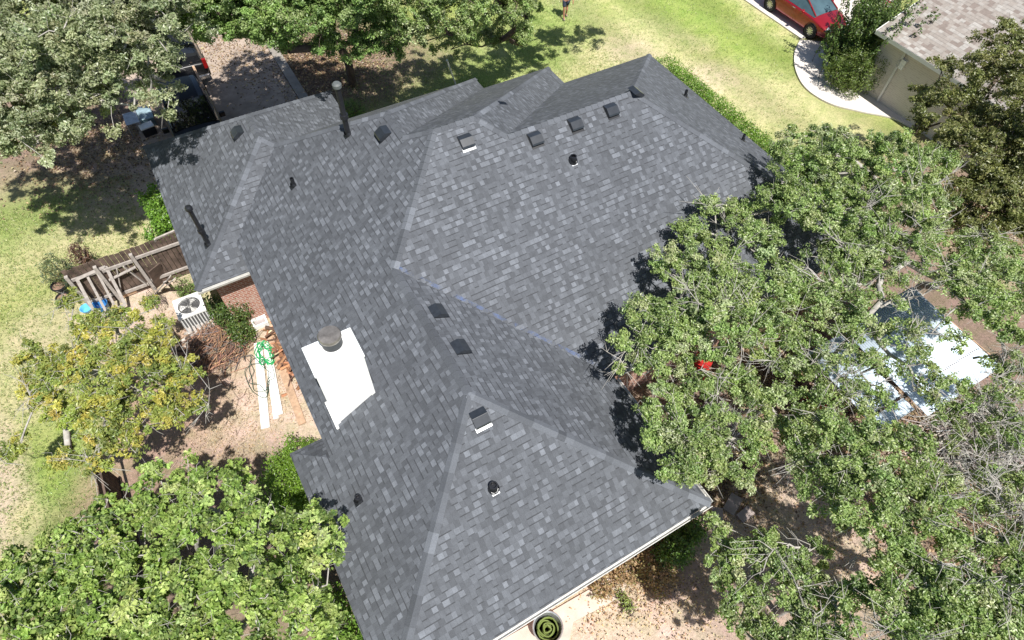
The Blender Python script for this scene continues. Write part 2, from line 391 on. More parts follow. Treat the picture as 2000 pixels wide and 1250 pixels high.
FACES = {'W': ('P6', 'NP', 'V', 'MP', 'K2', 'B', 'J', 'C', 'H5', 'P5'), 'NS': ('P6', 'P7', 'NP'), 'NEa': ('P7', 'I8', 'V', 'NP'),
         'S': ('I8', 'SE', 'R1e', 'R1w', 'Pk2', 'MP', 'V'), 'E': ('SE', 'NE', 'R1e'), 'N': ('NE', 'b1e', 'R1w', 'R1e'), 'E1': ('b1e', 'b1c', 'Pk2', 'R1w'),
         'N1': ('b1c', 'b2e', 'K2', 'MP', 'Pk2'), 'E3': ('b2e', 'b2c', 'B', 'K2'), 'N3': ('b2c', 'b2w', 'J', 'B'), 'GE': ('b2w', 'GNE', 'GN', 'GS', 'J'),
         'GNf': ('GNE', 'P1', 'GN'), 'GW': ('P1', 'P2', 'GS', 'GN'), 'GSf': ('P2', 'P3', 'C', 'J', 'GS'), 'N5': ('P5', 'H5', 'P4')}
FDIR = {'W': 'W', 'NS': 'S', 'NEa': 'E', 'S': 'S', 'E': 'E', 'N': 'N', 'E1': 'E', 'N1': 'N', 'E3': 'E', 'N3': 'N', 'GE': 'E', 'GNf': 'N', 'GW': 'W', 'GSf': 'S', 'N5': 'N'}
FN = {}
for k, vs in FACES.items():
    n = Vector((0, 0, 0)); P = [RV[v] for v in vs]
    for i in range(len(P)): n += P[i].cross(P[(i + 1) % len(P)])
    n.normalize()
    if n.z < 0: n = -n
    FN[k] = n
house = thing("house", (3.5, 10, 0), "brick house with a large charcoal shingle hip roof filling the middle of the view", "house")
hi = Matrix.Translation(-Vector(house.location))
def hlink(mb, name, mat, parent=house, **kw):
    xf = hi if parent is house else Matrix.Translation(-Vector(parent['org']))
    return mb.build(name, mat, parent, xf=xf, **kw)

def build_roof():
    bm = bmesh.new(); vm = {k: bm.verts.new(p) for k, p in RV.items()}; uvl = bm.loops.layers.uv.new("UVMap")
    for k, vs in FACES.items():
        P = [vm[v] for v in vs]; f = bm.faces.new(P); f.normal_update()
        if f.normal.z < 0: f.normal_flip()
        d = FDIR[k]; n = FN[k]; slope = Vector((-n.x, -n.y, 0)).normalized()
        kk = 1 / n.z
        org = {'W': 0, 'S': 31, 'E': 57, 'N': 83}[d]
        for l in f.loops:
            q = l.vert.co; u = (q.y if d in 'WE' else q.x) + org * 3.7
            v = (q.x if d == 'W' else -q.x if d == 'E' else q.y if d == 'S' else -q.y) * kk
            l[uvl].uv = (u, v + 100)
    me = bpy.data.meshes.new("roof"); bm.to_mesh(me); bm.free(); me.transform(hi)
    o = link("roof", me, M['roof'], house); o['org'] = tuple(house.location); return o
roof = build_roof()

OUT = ['P6', 'P7', 'I8', 'SE', 'NE', 'b1e', 'b1c', 'b2e', 'b2c', 'b2w', 'GNE', 'P1', 'P2', 'P3', 'P4', 'P5']
def inset(poly, d):
    out = []
    n = len(poly)
    for i in range(n):
        a, b, c = poly[i - 1], poly[i], poly[(i + 1) % n]
        e1 = (b - a).xy.normalized(); e2 = (c - b).xy.normalized()
        n1 = Vector((-e1.y, e1.x)); n2 = Vector((-e2.y, e2.x))
        out.append(Vector((b.x + d * (n1.x if abs(n1.x) > .5 else n2.x), b.y + d * (n1.y if abs(n1.y) > .5 else n2.y), 0)))
    return out
OP = [RV[k] for k in OUT]; WP = inset(OP, .42)
def wall_mesh(poly, z0, z1, name, mat, parent, xf):
    bm = bmesh.new(); uvl = bm.loops.layers.uv.new("UVMap"); n = len(poly); run = 0
    for i in range(n):
        a, b = poly[i], poly[(i + 1) % n]; L = (b - a).xy.length
        vs = [bm.verts.new((a.x, a.y, z0)), bm.verts.new((b.x, b.y, z0)), bm.verts.new((b.x, b.y, z1)), bm.verts.new((a.x, a.y, z1))]
        f = bm.faces.new(vs)
        for l, uv in zip(f.loops, ((run, z0), (run + L, z0), (run + L, z1), (run, z1))): l[uvl].uv = uv
        run += L
    me = bpy.data.meshes.new(name); bm.to_mesh(me); bm.free(); me.transform(xf); return link(name, me, mat, parent)
wall_mesh(WP, -.1, ZE - .16, "wall", M['brick'], house, hi)
mb = MB()            # fascia boards below the roof edge, and the soffit
for i in range(len(OP)):
    a, b = OP[i], OP[(i + 1) % len(OP)]; top = ZE - .012
    if (OUT[i], OUT[(i + 1) % len(OP)]) == ('P3', 'P4'): top = ZE + he * K - .012
    ins = .02; d = (b - a).normalized(); nn = Vector((-d.y, d.x, 0)) * ins
    mb.add([(a + nn).xy.to_3d() + Vector((0, 0, ZE - .15)), (b + nn).xy.to_3d() + Vector((0, 0, ZE - .15)), (b + nn).xy.to_3d() + Vector((0, 0, top)), (a + nn).xy.to_3d() + Vector((0, 0, top))], [(0, 1, 2, 3)])
hlink(mb, "fascia", M['fascia'])
mb = MB(); mb.add([(p.x, p.y, ZE - .15) for p in inset(OP, .02)], [tuple(range(len(OP)))]); hlink(mb, "soffit", M['soffit'])

# ridge and hip caps, one strip of overlapping cap shingles per line
def cap_strip(a, b, fa, fb, seed):
    rng = np.random.default_rng(seed); A, B_ = RV[a], RV[b]
    if A.z > B_.z: A, B_ = B_, A                     # laid from the low end upwards
    d = (B_ - A); L = d.length; d.normalize()
    ws = []
    for f in (fa, fb):
        s = FN[f].cross(d)
        if s.z > 0: s = -s
        ws.append(s.normalized())
    up = (FN[fa] + FN[fb]).normalized(); V = []; Q = []; Cc = []; s = 0.0; tone = .14; W_ = .122
    while s < L - .02:
        e = min(s + .20, L); ln = rng.choice([.105, .118, .13, .145, .16, .185, .21], p=[.1, .18, .22, .2, .15, .1, .05])
        tone = (ln if rng.random() < .6 else tone) * rng.uniform(.92, 1.08)
        p0, p1 = A + d * s, A + d * min(e + .03, L + .02); l0, l1 = .02, .005   # butt end stands proud
        for p, l in ((p0, l0), (p1, l1)):
            V += [p + ws[0] * W_ + up * l * .8, p + up * (l + .012), p + ws[1] * W_ + up * l * .8]
        n = len(V) - 6; Q += [(n, n + 1, n + 4, n + 3), (n + 1, n + 2, n + 5, n + 4)]
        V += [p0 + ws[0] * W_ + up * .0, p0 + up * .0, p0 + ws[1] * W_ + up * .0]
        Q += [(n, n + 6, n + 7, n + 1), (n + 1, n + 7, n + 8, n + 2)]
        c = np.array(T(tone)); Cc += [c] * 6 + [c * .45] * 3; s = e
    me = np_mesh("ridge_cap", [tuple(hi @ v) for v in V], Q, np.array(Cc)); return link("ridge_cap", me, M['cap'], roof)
for i, (a, b, fa, fb) in enumerate([('NP', 'V', 'W', 'NEa'), ('P6', 'NP', 'W', 'NS'), ('P7', 'NP', 'NS', 'NEa'), ('V', 'MP', 'W', 'S'), ('MP', 'Pk2', 'S', 'N1'), ('R1w', 'Pk2', 'S', 'E1'),
        ('R1w', 'R1e', 'S', 'N'), ('NE', 'R1e', 'N', 'E'), ('SE', 'R1e', 'S', 'E'), ('b1c', 'Pk2', 'E1', 'N1'), ('K2', 'MP', 'W', 'N1'), ('K2', 'B', 'W', 'E3'), ('b2c', 'B', 'E3', 'N3'),
        ('J', 'B', 'W', 'N3'), ('J', 'GS', 'GE', 'GSf'), ('GS', 'GN', 'GW', 'GE'), ('P1', 'GN', 'GW', 'GNf'), ('GNE', 'GN', 'GE', 'GNf'), ('P2', 'GS', 'GW', 'GSf')]):
    cap_strip(a, b, fa, fb, i + 7)

def on_roof(u, v, face):
    """point of a roof plane at a photo position"""
    d = Vector(RM @ np.array([u - 1000, -(v - 625), -F])); o = Vector((0, 0, H)); n = FN[face]; P0 = RV[FACES[face][0]]
    if face == 'W': P0 = RV['V']
    t = (P0 - o).dot(n) / d.dot(n); return o + d * t
def frame(face):
    n = FN[face]; up = (Vector((0, 0, 1)) - n * n.z).normalized(); side = up.cross(n); return side, up, n

# chalk left along the valley
mb = MB(); a, b = RV['V'], RV['I8']; n = FN['S']; d = (b - a).normalized(); s_ = n.cross(d)
if s_.y < 0: s_ = -s_
mb.add([a + n * .006 + s_ * .02, b + n * .006 + s_ * .02, b + n * .006 + s_ * .11, a + n * .006 + s_ * .11], [(0, 1, 2, 3)])
m, nt_, p_ = newmat("blue_chalk"); p_.inputs['Base Color'].default_value = (.13, .20, .42, 1); p_.inputs['Roughness'].default_value = .9
f = noise_tex(nt_, 3.5, 6, geo_pos(nt_), .75)
nt_.links.new(ramp(nt_, f, [(.46, (0,) * 3), (.75, (.55,) * 3)]), p_.inputs['Alpha'])
o = mb.build("chalk_line", m, roof, xf=hi); o['label'] = "faint blue chalk marks along the roof valley"

# low box vents
def roof_vent(u, v, face, lab):
    side, up, n = frame(face); c = on_roof(u, v, face); R = Matrix((side, up, n)).transposed().to_4x4(); R.translation = c
    X = hi @ R; w_ = .175
    mb = MB(); prof = [(.20, .012), (.06, .125), (.05, .127), (-.14, .105), (-.15, .102), (-.185, .08)]
    vs = []; fs = []
    for sx in (-1, 1):
        for (y, z) in prof: vs.append((sx * w_, y, z))
        vs.append((sx * w_, -.175, .055))
    n_ = len(prof) + 1
    for i in range(n_ - 1): fs.append((i, i + 1, n_ + i + 1, n_ + i))
    for off in (0, n_):
        base = len(vs); vs += [(vs[off][0], .20, .0), (vs[off][0], -.14, .0)]
        fs.append(tuple(range(off, off + n_)) + (base + 1, base))
    mb.add(vs, fs); hood = mb.build("roof_vent", M['hood'], roof, xf=X)
    if 'pale' in lab:
        mb = MB(); mb.box((0, -.045, .119), (w_ * 1.98, .18, .004), (.115, 0, 0)); mb.build("hood_panel", M['hoodp'], hood, xf=X)
    mb = MB(); mb.box((0, -.155, .04), (w_ * 1.9, .01, .07)); mb.build("louvre", M['dark'], hood)
    hood.data.update(); ch = hood.children[0]; ch.data.transform(X)
    mb = MB(); mb.box((0, -.205 if 'pale' in lab else -.03, .006), (w_ * 2 + .02, .10 if 'pale' in lab else .42, .01)); fl = mb.build("flashing", M['lead'] if 'pale' in lab else M['black'], hood, xf=X)
    hood['label'] = lab; return hood
for u, v, f, l in [(910, 277, 'S', "pale flanged box vent, leftmost of the row under the upper ridge"), (1045, 272, 'S', "box vent second from the left in the row under the upper ridge"),
                   (1123, 243, 'S', "box vent third from the left in the row under the upper ridge"), (1193, 216, 'S', "box vent at the right end of the row under the upper ridge"),
                   (1241, 182, 'E', "box vent on the far right slope just behind the ridge end"), (749, 262, 'W', "box vent beside the tall flue near the front bays"),
                   (465, 260, 'GW', "box vent near the garage ridge"), (855, 610, 'NEa', "upper of two box vents beside the near wing ridge"),
                   (899, 680, 'NEa', "lower of two box vents beside the near wing ridge"), (937, 817, 'NS', "pale flanged box vent just below the near wing peak")]:
    roof_vent(u, v, f, l)

# plumbing vents and tall flues
def pipe(u, v, face, h, r, lab, cap=False, name="vent_pipe"):
    side, up, n = frame(face); c = on_roof(u, v, face); mb = MB()
    mb.lathe([(0, h), (r, h), (r, -.1)] if cap else [(r * .7, h - .03), (r * .7, h), (r, h), (r, -.1)], (0, 0, 0), 14)
    if not cap: mb.lathe([(0, h - .06), (r * .7, h - .06)], (0, 0, 0), 14)
    X = hi @ Matrix.Translation(c); o = mb.build(name, M['black'], roof, smooth=True, xf=X)
    R = Matrix((side, up, n)).transposed().to_4x4(); R.translation = c
    mb = MB(); mb.box((0, -.03, .005), (.17, .22, .01)); mb.build("flashing", M['lead'] if 'silver' in lab else M['black'], o, xf=hi @ R)
    mb = MB(); mb.lathe([(r * 1.45, .012), (r * 1.25, .05), (r * 1.08, .09)], (0, 0, 0), 14)
    mb.build("boot", M['black'], o, smooth=True, xf=hi @ R)
    if cap:
        mb = MB(); mb.lathe([(r * 1.25, h - .02), (r * 1.6, h + .01), (r * 1.6, h + .09), (r * 1.1, h + .13), (0, h + .14)], (0, 0, 0), 16)
        mb.build("rain_cap", M['black'] if 'garage' in lab else plain('dull_grey_cap', (.09, .10, .10), .6), o, smooth=True, xf=X)
        mb = MB(); mb.lathe([(r, h * .36), (r * 1.5, h * .36), (r * 1.5, h * .44), (r, h * .44)], (0, 0, 0), 14)
        mb.build("storm_collar", M['black'], o, smooth=True, xf=X)
    o['label'] = lab; return o
pipe(574, 362, 'W', .26, .055, "short plumbing pipe on the upper left slope")
pipe(1119, 314, 'S', .16, .09, "short open plumbing pipe with silver flashing below the vent row")
pipe(964, 954, 'NS', .2, .09, "open black pipe with silver flashing on the nearest slope")
pipe(702, 977, 'W', .2, .065, "black plumbing pipe near the lower left eave")
pipe(1338, 188, 'E', .24, .05, "upper of two small pipes on the far right slope")
pipe(1450, 274, 'E', .24, .045, "lower of two small pipes on the far right slope")
pipe(407, 477, 'GW', 1.35, .06, "tall black flue pipe with a cap on the garage slope", True, "flue_pipe")
pipe(680, 262, 'W', 1.45, .075, "tall black flue pipe with a grey cap near the front bays", True, "flue_pipe")

# gutters
def gutter(a, b, out, z=ZE):
    a = Vector(a); b = Vector(b); o_ = Vector(out).normalized(); mb = MB(); prof = [(0, 0), (0, -.10), (.06, -.10), (.085, 0), (.072, 0), (.052, -.088), (.012, -.088), (.012, 0)]
    vs = []
    for p in (a, b):
        for x, zz in prof: vs.append(p + o_ * x + Vector((0, 0, zz - .02)))
    n = len(prof); fs = [(i, (i + 1) % n, n + (i + 1) % n, n + i) for i in range(n)] + [tuple(range(n)), tuple(range(2 * n - 1, n - 1, -1))]
    mb.add(vs, fs); g = hlink(mb, "gutter", M['gutter'])
    return g
gutter(RV['P2'], RV['P3'] - Vector((.02, 0, 0)), (0, -1, 0)); gutter(RV['P6'], RV['P7'], (0, -1, 0)); gutter(RV['P7'], RV['I8'] - Vector((0, .1, 0)), (1, 0, 0)); gutter(RV['I8'] + Vector((.15, 0, 0)), RV['SE'], (0, -1, 0))
# downspout at the near right corner
mb = MB(); q = RV['P7'] + Vector((-.35, .35, 0)); mb.tube([RV['P7'] + Vector((.06, .2, -.1)), q + Vector((.12, 0, -.45)), q + Vector((.08, 0, -2.6))], .04, 6); hlink(mb, "downspout", M['gutter'])

# chimney
cx0, cx1, cy0, cy1, cz = -.02, 1.0, 7.34, 8.1, 5.6
mb = MB(); mb.box(((cx0 + cx1) / 2, (cy0 + cy1) / 2, (2.9 + cz) / 2), (cx1 - cx0, cy1 - cy0, cz - 2.9)); ch = hlink(mb, "chimney", M['siding'])
ch['label'] = "boxy white sided chimney with a flat metal top"
def sub(mb, name, mat, par, **kw): return mb.build(name, mat, par, xf=hi, **kw)
mb = MB(); mb.box(((cx0 + cx1) / 2, (cy0 + cy1) / 2, cz + .015), (cx1 - cx0 + .05, cy1 - cy0 + .05, .05)); sub(mb, "chimney_top", plain("white_sheet_metal", (.74, .77, .77), .45, 0, .06, 3), ch, bevel=.012)
ccx, ccy = .55, 7.86
mb = MB(); mb.lathe([(.31, cz + .04), (.26, cz + .07), (.255, cz + .12), (.21, cz + .12)], (ccx, ccy, 0), 28); sub(mb, "flue_collar", M['whitemetal'], ch, smooth=True)
mb = MB(); mb.lathe([(.215, cz + .10), (.215, cz + .40)], (ccx, ccy, 0), 28); sub(mb, "spark_screen", plain("dark_mesh", (.03, .035, .04), .5, .3), ch, smooth=True)
mb = MB(); mb.lathe([(.235, cz + .36), (.24, cz + .42), (.22, cz + .45), (0, cz + .47)], (ccx, ccy, 0), 28); sub(mb, "chimney_cap", plain("weathered_cap", (.27, .25, .23), .45, .6, .4, 5), ch, smooth=True)
mb = MB()
for xx in (cx0 + .045, cx1 - .045): mb.box((xx, cy0 - .012, 4.5), (.09, .022, 2.15))
mb.box(((cx0 + cx1) / 2, cy0 - .014, cz - .07), (cx1 - cx0 - .18, .022, .09)); sub(mb, "corner_trim", M['white'], ch)
side, up, nn = frame('W'); mb = MB(); p0 = Vector((cx0 - .03, cy0 - .12, 0)); p0.z = RV['V'].z + (-(nn.x) * (p0.x - RV['V'].x)) / nn.z + .03
p1 = Vector((cx0 - .03, cy0 + .65, p0.z)); mb.bar(p0, p1, .06, .05); sub(mb, "chimney_flashing", M['white'], ch)

# ------------------------------------------------------------------ foliage engine
def unit(v): return v / np.maximum(np.linalg.norm(v, axis=1, keepdims=True), 1e-9)
def tubes(segA, segB, rA, rB, k=5):
    A = np.array(segA, float); B = np.array(segB, float); rA = np.array(rA, float); rB = np.array(rB, float); d = unit(B - A)
    ref = np.where(np.abs(d[:, 2:3]) > .9, np.array([[1., 0, 0]]), np.array([[0, 0, 1.]])); a = unit(np.cross(d, ref)); b = np.cross(d, a)
    n = len(A); V = np.zeros((n, 2 * k, 3))
    for i in range(k):
        t = 2 * np.pi * i / k; off = a * np.cos(t) + b * np.sin(t)
        V[:, i] = A + off * rA[:, None]; V[:, k + i] = B + off * rB[:, None]
    base = (np.arange(n) * 2 * k)[:, None]; Q = []
    for i in range(k): Q.append(np.concatenate([base + i, base + (i + 1) % k, base + k + (i + 1) % k, base + k + i], 1))
    return V.reshape(-1, 3), np.concatenate(Q, 0)
def leaves(C, Nn, L, W, cols, rng, fold=.25):
    n = len(C); t = unit(np.cross(Nn, rng.normal(size=(n, 3)))); b = np.cross(Nn, t); L = L[:, None]; W = W[:, None]
    V = np.stack([C - t * L / 2, C + b * W / 2 + Nn * W * fold, C + t * L / 2, C - b * W / 2 + Nn * W * fold], 1).reshape(-1, 3)
    return V, np.arange(4 * n).reshape(n, 4), np.repeat(cols, 4, 0)

def pal(rng, n, palette, var=.27):
    p = np.array([c[:3] for c in palette], float); wts = np.array([c[3] for c in palette], float); i = rng.choice(len(p), n, p=wts / wts.sum())
    return np.clip(p[i] * (1 + rng.normal(0, var, (n, 1))) * (1 + rng.normal(0, .05, (n, 3))), .003, .9)

def tree(name, label, cat, group, base, lobes, palette, seed, snags=(), leaf=(.075, .04), per=70, dens=7.0, clump=.30, bare=.0, bark='bark_grey', fork=1.6, r0=.0065, mat=None, up=.55, spread=1.0, lean=0, clump_pal=.5):
    """lobes: (u, v, z, radius[, flatten]) photo position of the lobe centre at its real height"""
    rng = np.random.default_rng(seed); base = Vector(base); root = thing(name, (base.x, base.y, 0), label, cat, group)
    O = np.array([base.x, base.y, 0.0]); cl = []; br = []
    for lb in lobes:
        c = np.array(pt(lb[0], lb[1], lb[2])); r = lb[3]; fl = lb[4] if len(lb) > 4 else .62; dn = lb[5] if len(lb) > 5 else 1.0
        n = max(5, int(dens * dn * 4.2 * r * r / (clump / .3) ** 1.5)); d = unit(rng.normal(size=(n, 3))); d[:, 2] = np.where(d[:, 2] < -.35, -d[:, 2], d[:, 2])
        ph = rng.uniform(0, 6, 3); wob = 1 + .22 * np.sin(d[:, 0] * 5 + ph[0]) * np.sin(d[:, 1] * 5 + ph[1]) + .16 * np.sin(d[:, 2] * 7 + ph[2])
        rad = r * wob * (.45 + .55 * rng.random(n) ** .45); q = c + d * rad[:, None] * np.array([1, 1, fl]); q = q[q[:, 2] > .9] if lb[2] > 2.2 else q[q[:, 2] > .1]
        cl.append(q)
    cl = np.concatenate(cl); n = len(cl); isbare = rng.random(n) < bare
    # branching
    nodes = [O.copy(), O + [0, 0, fork * .5], O + [rng.normal(0, .1), rng.normal(0, .1), fork]]; par = [-1, 0, 1]
    for lb in sorted(lobes, key=lambda l: np.linalg.norm(np.array(pt(*l[:3])) - nodes[2])):
        tgt = np.array(pt(*lb[:3])); tgt[2] = max(tgt[2] - lb[3] * .35, fork * .9); Nd = np.array(nodes); dd = np.linalg.norm(Nd[2:] - tgt, axis=1) + .35 * np.linalg.norm(Nd[2:] - nodes[2], axis=1)
        s = 2 + int(np.argmin(dd)); L = np.linalg.norm(tgt - nodes[s]); m = max(2, int(L / .5)); prev = s
        for i in range(1, m + 1):
            t = i / m; q = nodes[s] * (1 - t) + tgt * t + rng.normal(0, .08, 3) * (1 if i < m else 0) + np.array([0, 0, .12 * L * math.sin(math.pi * t) * .5]); nodes.append(q); par.append(prev); prev = len(nodes) - 1
    order = np.argsort(np.min(np.linalg.norm(cl[:, None] - np.array(nodes)[None], axis=2), axis=1)); tips = []
    arr = np.zeros((len(nodes) + n * 6, 3)); cnt = len(nodes); arr[:cnt] = nodes
    for i in order:
        q = cl[i]; dd = np.linalg.norm(arr[2:cnt] - q, axis=1); s = 2 + int(np.argmin(dd)); L = dd[s - 2]; m = min(5, max(1, int(L / .35))); prev = s; p0 = arr[s].copy()
        for j in range(1, m + 1):
            t = j / m; arr[cnt] = p0 * (1 - t) + q * t + (rng.normal(0, .05, 3) if j < m else 0); par.append(prev); prev = cnt; cnt += 1
        tips.append(prev)
    P = arr[:cnt]; par = np.array(par); wt = np.zeros(cnt); wt[tips] = 1
    for i in range(cnt - 1, 0, -1): wt[par[i]] += wt[i] if wt[i] else 0
    wt = np.maximum(wt, 1); rad = r0 * wt ** .46; rad = np.minimum(rad, .26)
    sA = [P[par[i]] for i in range(1, cnt)]; sB = [P[i] for i in range(1, cnt)]; ra = [min(rad[par[i]], rad[i] * 1.35) if par[i] > 1 else rad[par[i]] for i in range(1, cnt)]; rb = [rad[i] for i in range(1, cnt)]
    # twigs
    for i in range(n):
        k = rng.integers(5, 10) if isbare[i] else 1
        for _ in range(k):
            d = rng.normal(size=3) + np.array([0, 0, .3]); d /= np.linalg.norm(d); L = rng.uniform(.25, .6) * (1.4 if isbare[i] else .6); p = cl[i]; mid = p + d * L * .5 + rng.normal(0, .05, 3); e = mid + d * L * .5 + rng.normal(0, .08, 3)
            sA += [p, mid]; sB += [mid, e]; ra += [.009, .006] if isbare[i] else [.005, .004]; rb += [.006, .003] if isbare[i] else [.004, .002]
            if isbare[i]:
                for _ in range(2): sA.append(mid); sB.append(mid + (d + rng.normal(0, .6, 3)) * L * .45); ra.append(.007); rb.append(.003)
    for (u1, v1, z1, u2, v2, z2, r_) in snags:
        a = np.array(pt(u1, v1, z1)); b = np.array(pt(u2, v2, z2)); L = np.linalg.norm(b - a); m = 9; prev = a; ph = rng.uniform(0, 6); pd = unit(np.cross(b - a, [0, 0, 1.])[None])[0]
        for j in range(1, m + 1):
            t = j / m; q = a + (b - a) * t + pd * .10 * L * math.sin(t * 5 + ph) * t + rng.normal(0, .03, 3); sA.append(prev); sB.append(q); ra.append(r_ * (1.05 - .8 * (t - 1 / m))); rb.append(r_ * (1.05 - .8 * t))
            if j > 1:
                for _ in range(2):
                    d = (b - a) / L + rng.normal(0, .65, 3); d /= np.linalg.norm(d); l2 = rng.uniform(.3, .8); p2 = q
                    for k_ in range(3):
                        e = p2 + (d + rng.normal(0, .3, 3)) * l2 / 3; sA.append(p2); sB.append(e); ra.append(r_ * .35 * (1 - k_ * .25)); rb.append(r_ * .35 * (1 - (k_ + 1) * .25))
                        if k_: sA.append(e); sB.append(e + (d + rng.normal(0, .8, 3)) * .2); ra.append(.006); rb.append(.003)
                        p2 = e
            prev = q
    V, Q = tubes(np.array(sA) - O, np.array(sB) - O, ra, rb); link("trunk", np_mesh("trunk", V, Q, None, True), M[bark], root)
    # foliage
    live = np.where(~isbare)[0]; cen = cl[live]; sub_ = []; num = rng.poisson(per, len(cen)); idx = np.repeat(np.arange(len(cen)), num); m = len(idx)
    cr = clump * rng.uniform(.65, 1.25, len(cen)); dirs = unit(rng.normal(size=(m, 3))); rr = rng.random(m) ** .5
    # leaves gather in small tufts along each spray
    tuft = unit(rng.normal(size=(len(cen) * 6, 3))) * (rng.random((len(cen) * 6, 1)) ** .5); pick = idx * 6 + rng.integers(0, 6, m)
    off = tuft[pick] * .8 + dirs * rr[:, None] * .42; pos = cen[idx] + off * cr[idx][:, None] * np.array([1, 1, .7]) * spread
    nr = unit(unit(off) * .5 + np.array([0, 0, up]) + rng.normal(0, .55, (m, 3)))
    cc = pal(rng, m, palette); cbase = pal(rng, len(cen), palette, .15); cc = cc * (1 - clump_pal) + cbase[idx] * clump_pal
    s = rng.uniform(.65, 1.3, m); Vl, Ql, Cl = leaves(pos - O, nr, leaf[0] * s, leaf[1] * s, cc, rng)
    link("crown", np_mesh("crown", Vl, Ql, Cl), mat or LEAF, root); return root

def shrub(name, label, cat, group, boxes, palette, seed, leaf=(.06, .035), n=6000, mat=None, stems=30, up=.5, wob=.18):
    """boxes: (centre, (rx, ry, rz)) rounded masses standing on the ground"""
    rng = np.random.default_rng(seed); c0 = Vector(boxes[0][0]); root = thing(name, (c0.x, c0.y, 0), label, cat, group); O = np.array([c0.x, c0.y, 0.0]); Vs = []; Qs = []; Cs = []; k = 0; sA = []; sB = []
    tot = sum(b[1][0] * b[1][1] for b in boxes)
    for c, r in boxes:
        c = np.array(c, float); r = np.array(r, float); m = int(n * r[0] * r[1] / tot); d = unit(rng.normal(size=(m, 3))); ph = rng.uniform(0, 6, 4)
        f = 1 + wob * (np.sin(d[:, 0] * 6 + ph[0]) + np.sin(d[:, 1] * 7 + ph[1]) * np.sin(d[:, 2] * 6 + ph[2])) ; rr = .72 + .32 * rng.random(m) ** .8
        p = c + d * r * (f * rr)[:, None]; ok = p[:, 2] > .02; p = p[ok]; d = d[ok]; m = len(p)
        # small leaf sprays
        g = rng.integers(0, max(1, m // 14), m); cent = p[rng.integers(0, m, max(1, m // 14))]; p = np.where(rng.random((m, 1)) < .75, cent[g] + rng.normal(0, .07, (m, 3)), p)
        nr = unit(d * .6 + np.array([0, 0, up]) + rng.normal(0, .5, (m, 3))); s = rng.uniform(.7, 1.3, m); cb = pal(rng, max(1, m // 14), palette, .18)
        cc = pal(rng, m, palette) * .5 + cb[g] * .5; V, Q, C_ = leaves(p - O, nr, leaf[0] * s, leaf[1] * s, cc, rng); Vs.append(V); Qs.append(Q + k); Cs.append(C_); k += len(V)
        for _ in range(max(3, int(stems * r[0] * r[1] / tot))):
            e = c + unit(rng.normal(size=(1, 3)))[0] * r * .9; e[2] = max(e[2], .2); b0 = np.array([c[0] + rng.normal(0, .12), c[1] + rng.normal(0, .12), 0]); mid = (b0 + e) / 2 + rng.normal(0, .06, 3)
            sA += [b0, mid]; sB += [mid, e]
    for (c1, _), (c2, _) in zip(boxes[:-1], boxes[1:]): sA.append(np.array([c1[0], c1[1], .03])); sB.append(np.array([c2[0], c2[1], .03]))
    link("foliage", np_mesh("foliage", np.concatenate(Vs), np.concatenate(Qs), np.concatenate(Cs)), mat or LEAF, root)
    V, Q = tubes(np.array(sA) - O, np.array(sB) - O, [.016] * len(sA), [.009] * len(sA)); link("stems", np_mesh("stems", V, Q, None, True), M['bark_brown'], root); return root

OAKG = [(.25, .29, .155, 4), (.33, .355, .21, 3), (.13, .16, .075, 1.8), (.44, .45, .32, 1.1)]
OAKB = [(.175, .275, .075, 4), (.24, .35, .10, 3), (.10, .165, .045, 2), (.33, .40, .19, 1)]
OAKR = [(.235, .325, .10, 4), (.32, .405, .145, 3), (.11, .165, .05, 2.3), (.48, .50, .32, 1.3)]
OLIVE = [(.165, .18, .06, 4), (.23, .245, .08, 3), (.09, .105, .035, 2.5), (.30, .29, .14, 1)]
LIME = [(.20, .295, .06, 4), (.33, .43, .12, 3), (.075, .12, .03, 3.2), (.5, .57, .22, 1.2)]
YELL = [(.42, .38, .08, 3), (.30, .34, .08, 4.5), (.15, .20, .055, 3.2), (.54, .46, .11, 1), (.22, .28, .07, 3)]
HEDGE = [(.14, .25, .03, 4), (.2, .33, .045, 3), (.05, .11, .015, 2)]
g1 = "oaks on the street side of the house"
tree("oak_tree", "big grey green oak in the top left corner above the parked vehicles", "tree", g1, pt(130, 180), [(70, 60, 7, 2.3), (210, 60, 7.3, 2.3), (60, 190, 6.3, 1.9), (180, 160, 6.3, 1.9), (270, 115, 6.2, 1.0), (290, 30, 6.6, 1.5), (60, 262, 5.8, .9), (135, 245, 5.6, .65), (-70, 120, 7, 2.3), (-60, -50, 7, 2.3), (140, -70, 7.4, 2.4), (0, 270, 5.5, .8), (215, 190, 5.4, .6), (320, 150, 5.2, .3)], OAKG, 11, leaf=(.085, .045), per=220, dens=9, clump=.33, fork=2.4)
tree("oak_tree", "bright green oak at the top with its dark trunk showing behind the front bays", "tree", g1, pt(690, 165), [(520, 30, 6, 1.35), (610, 40, 5.8, 1.4), (690, 50, 5.2, 1.1), (600, -60, 6.8, 2.3), (430, 10, 6.3, 1.2), (390, 30, 5.8, 1.0), (430, 60, 5.4, .7), (470, 50, 5.4, .9), (360, -20, 6.2, 1.4), (500, -60, 6.6, 1.8), (440, -30, 6.4, 1.8), (560, -20, 6.4, 1.6), (350, 40, 5.8, .6), (650, 0, 6.2, 1.5), (425, 45, 5.6, .9), (520, 60, 5.2, .7), (780, 60, 4.7, .7), (765, 95, 4.2, .45), (680, 95, 4.6, .6), (720, 90, 4.6, .6), (460, -90, 7, 2.4), (560, 85, 4.8, .55), (640, 85, 4.6, .5), (740, 60, 5, .9), (700, -40, 6.5, 2.0)], OAKB, 12, leaf=(.08, .044), per=200, dens=10, clump=.34, bark='bark_brown', fork=2.0)
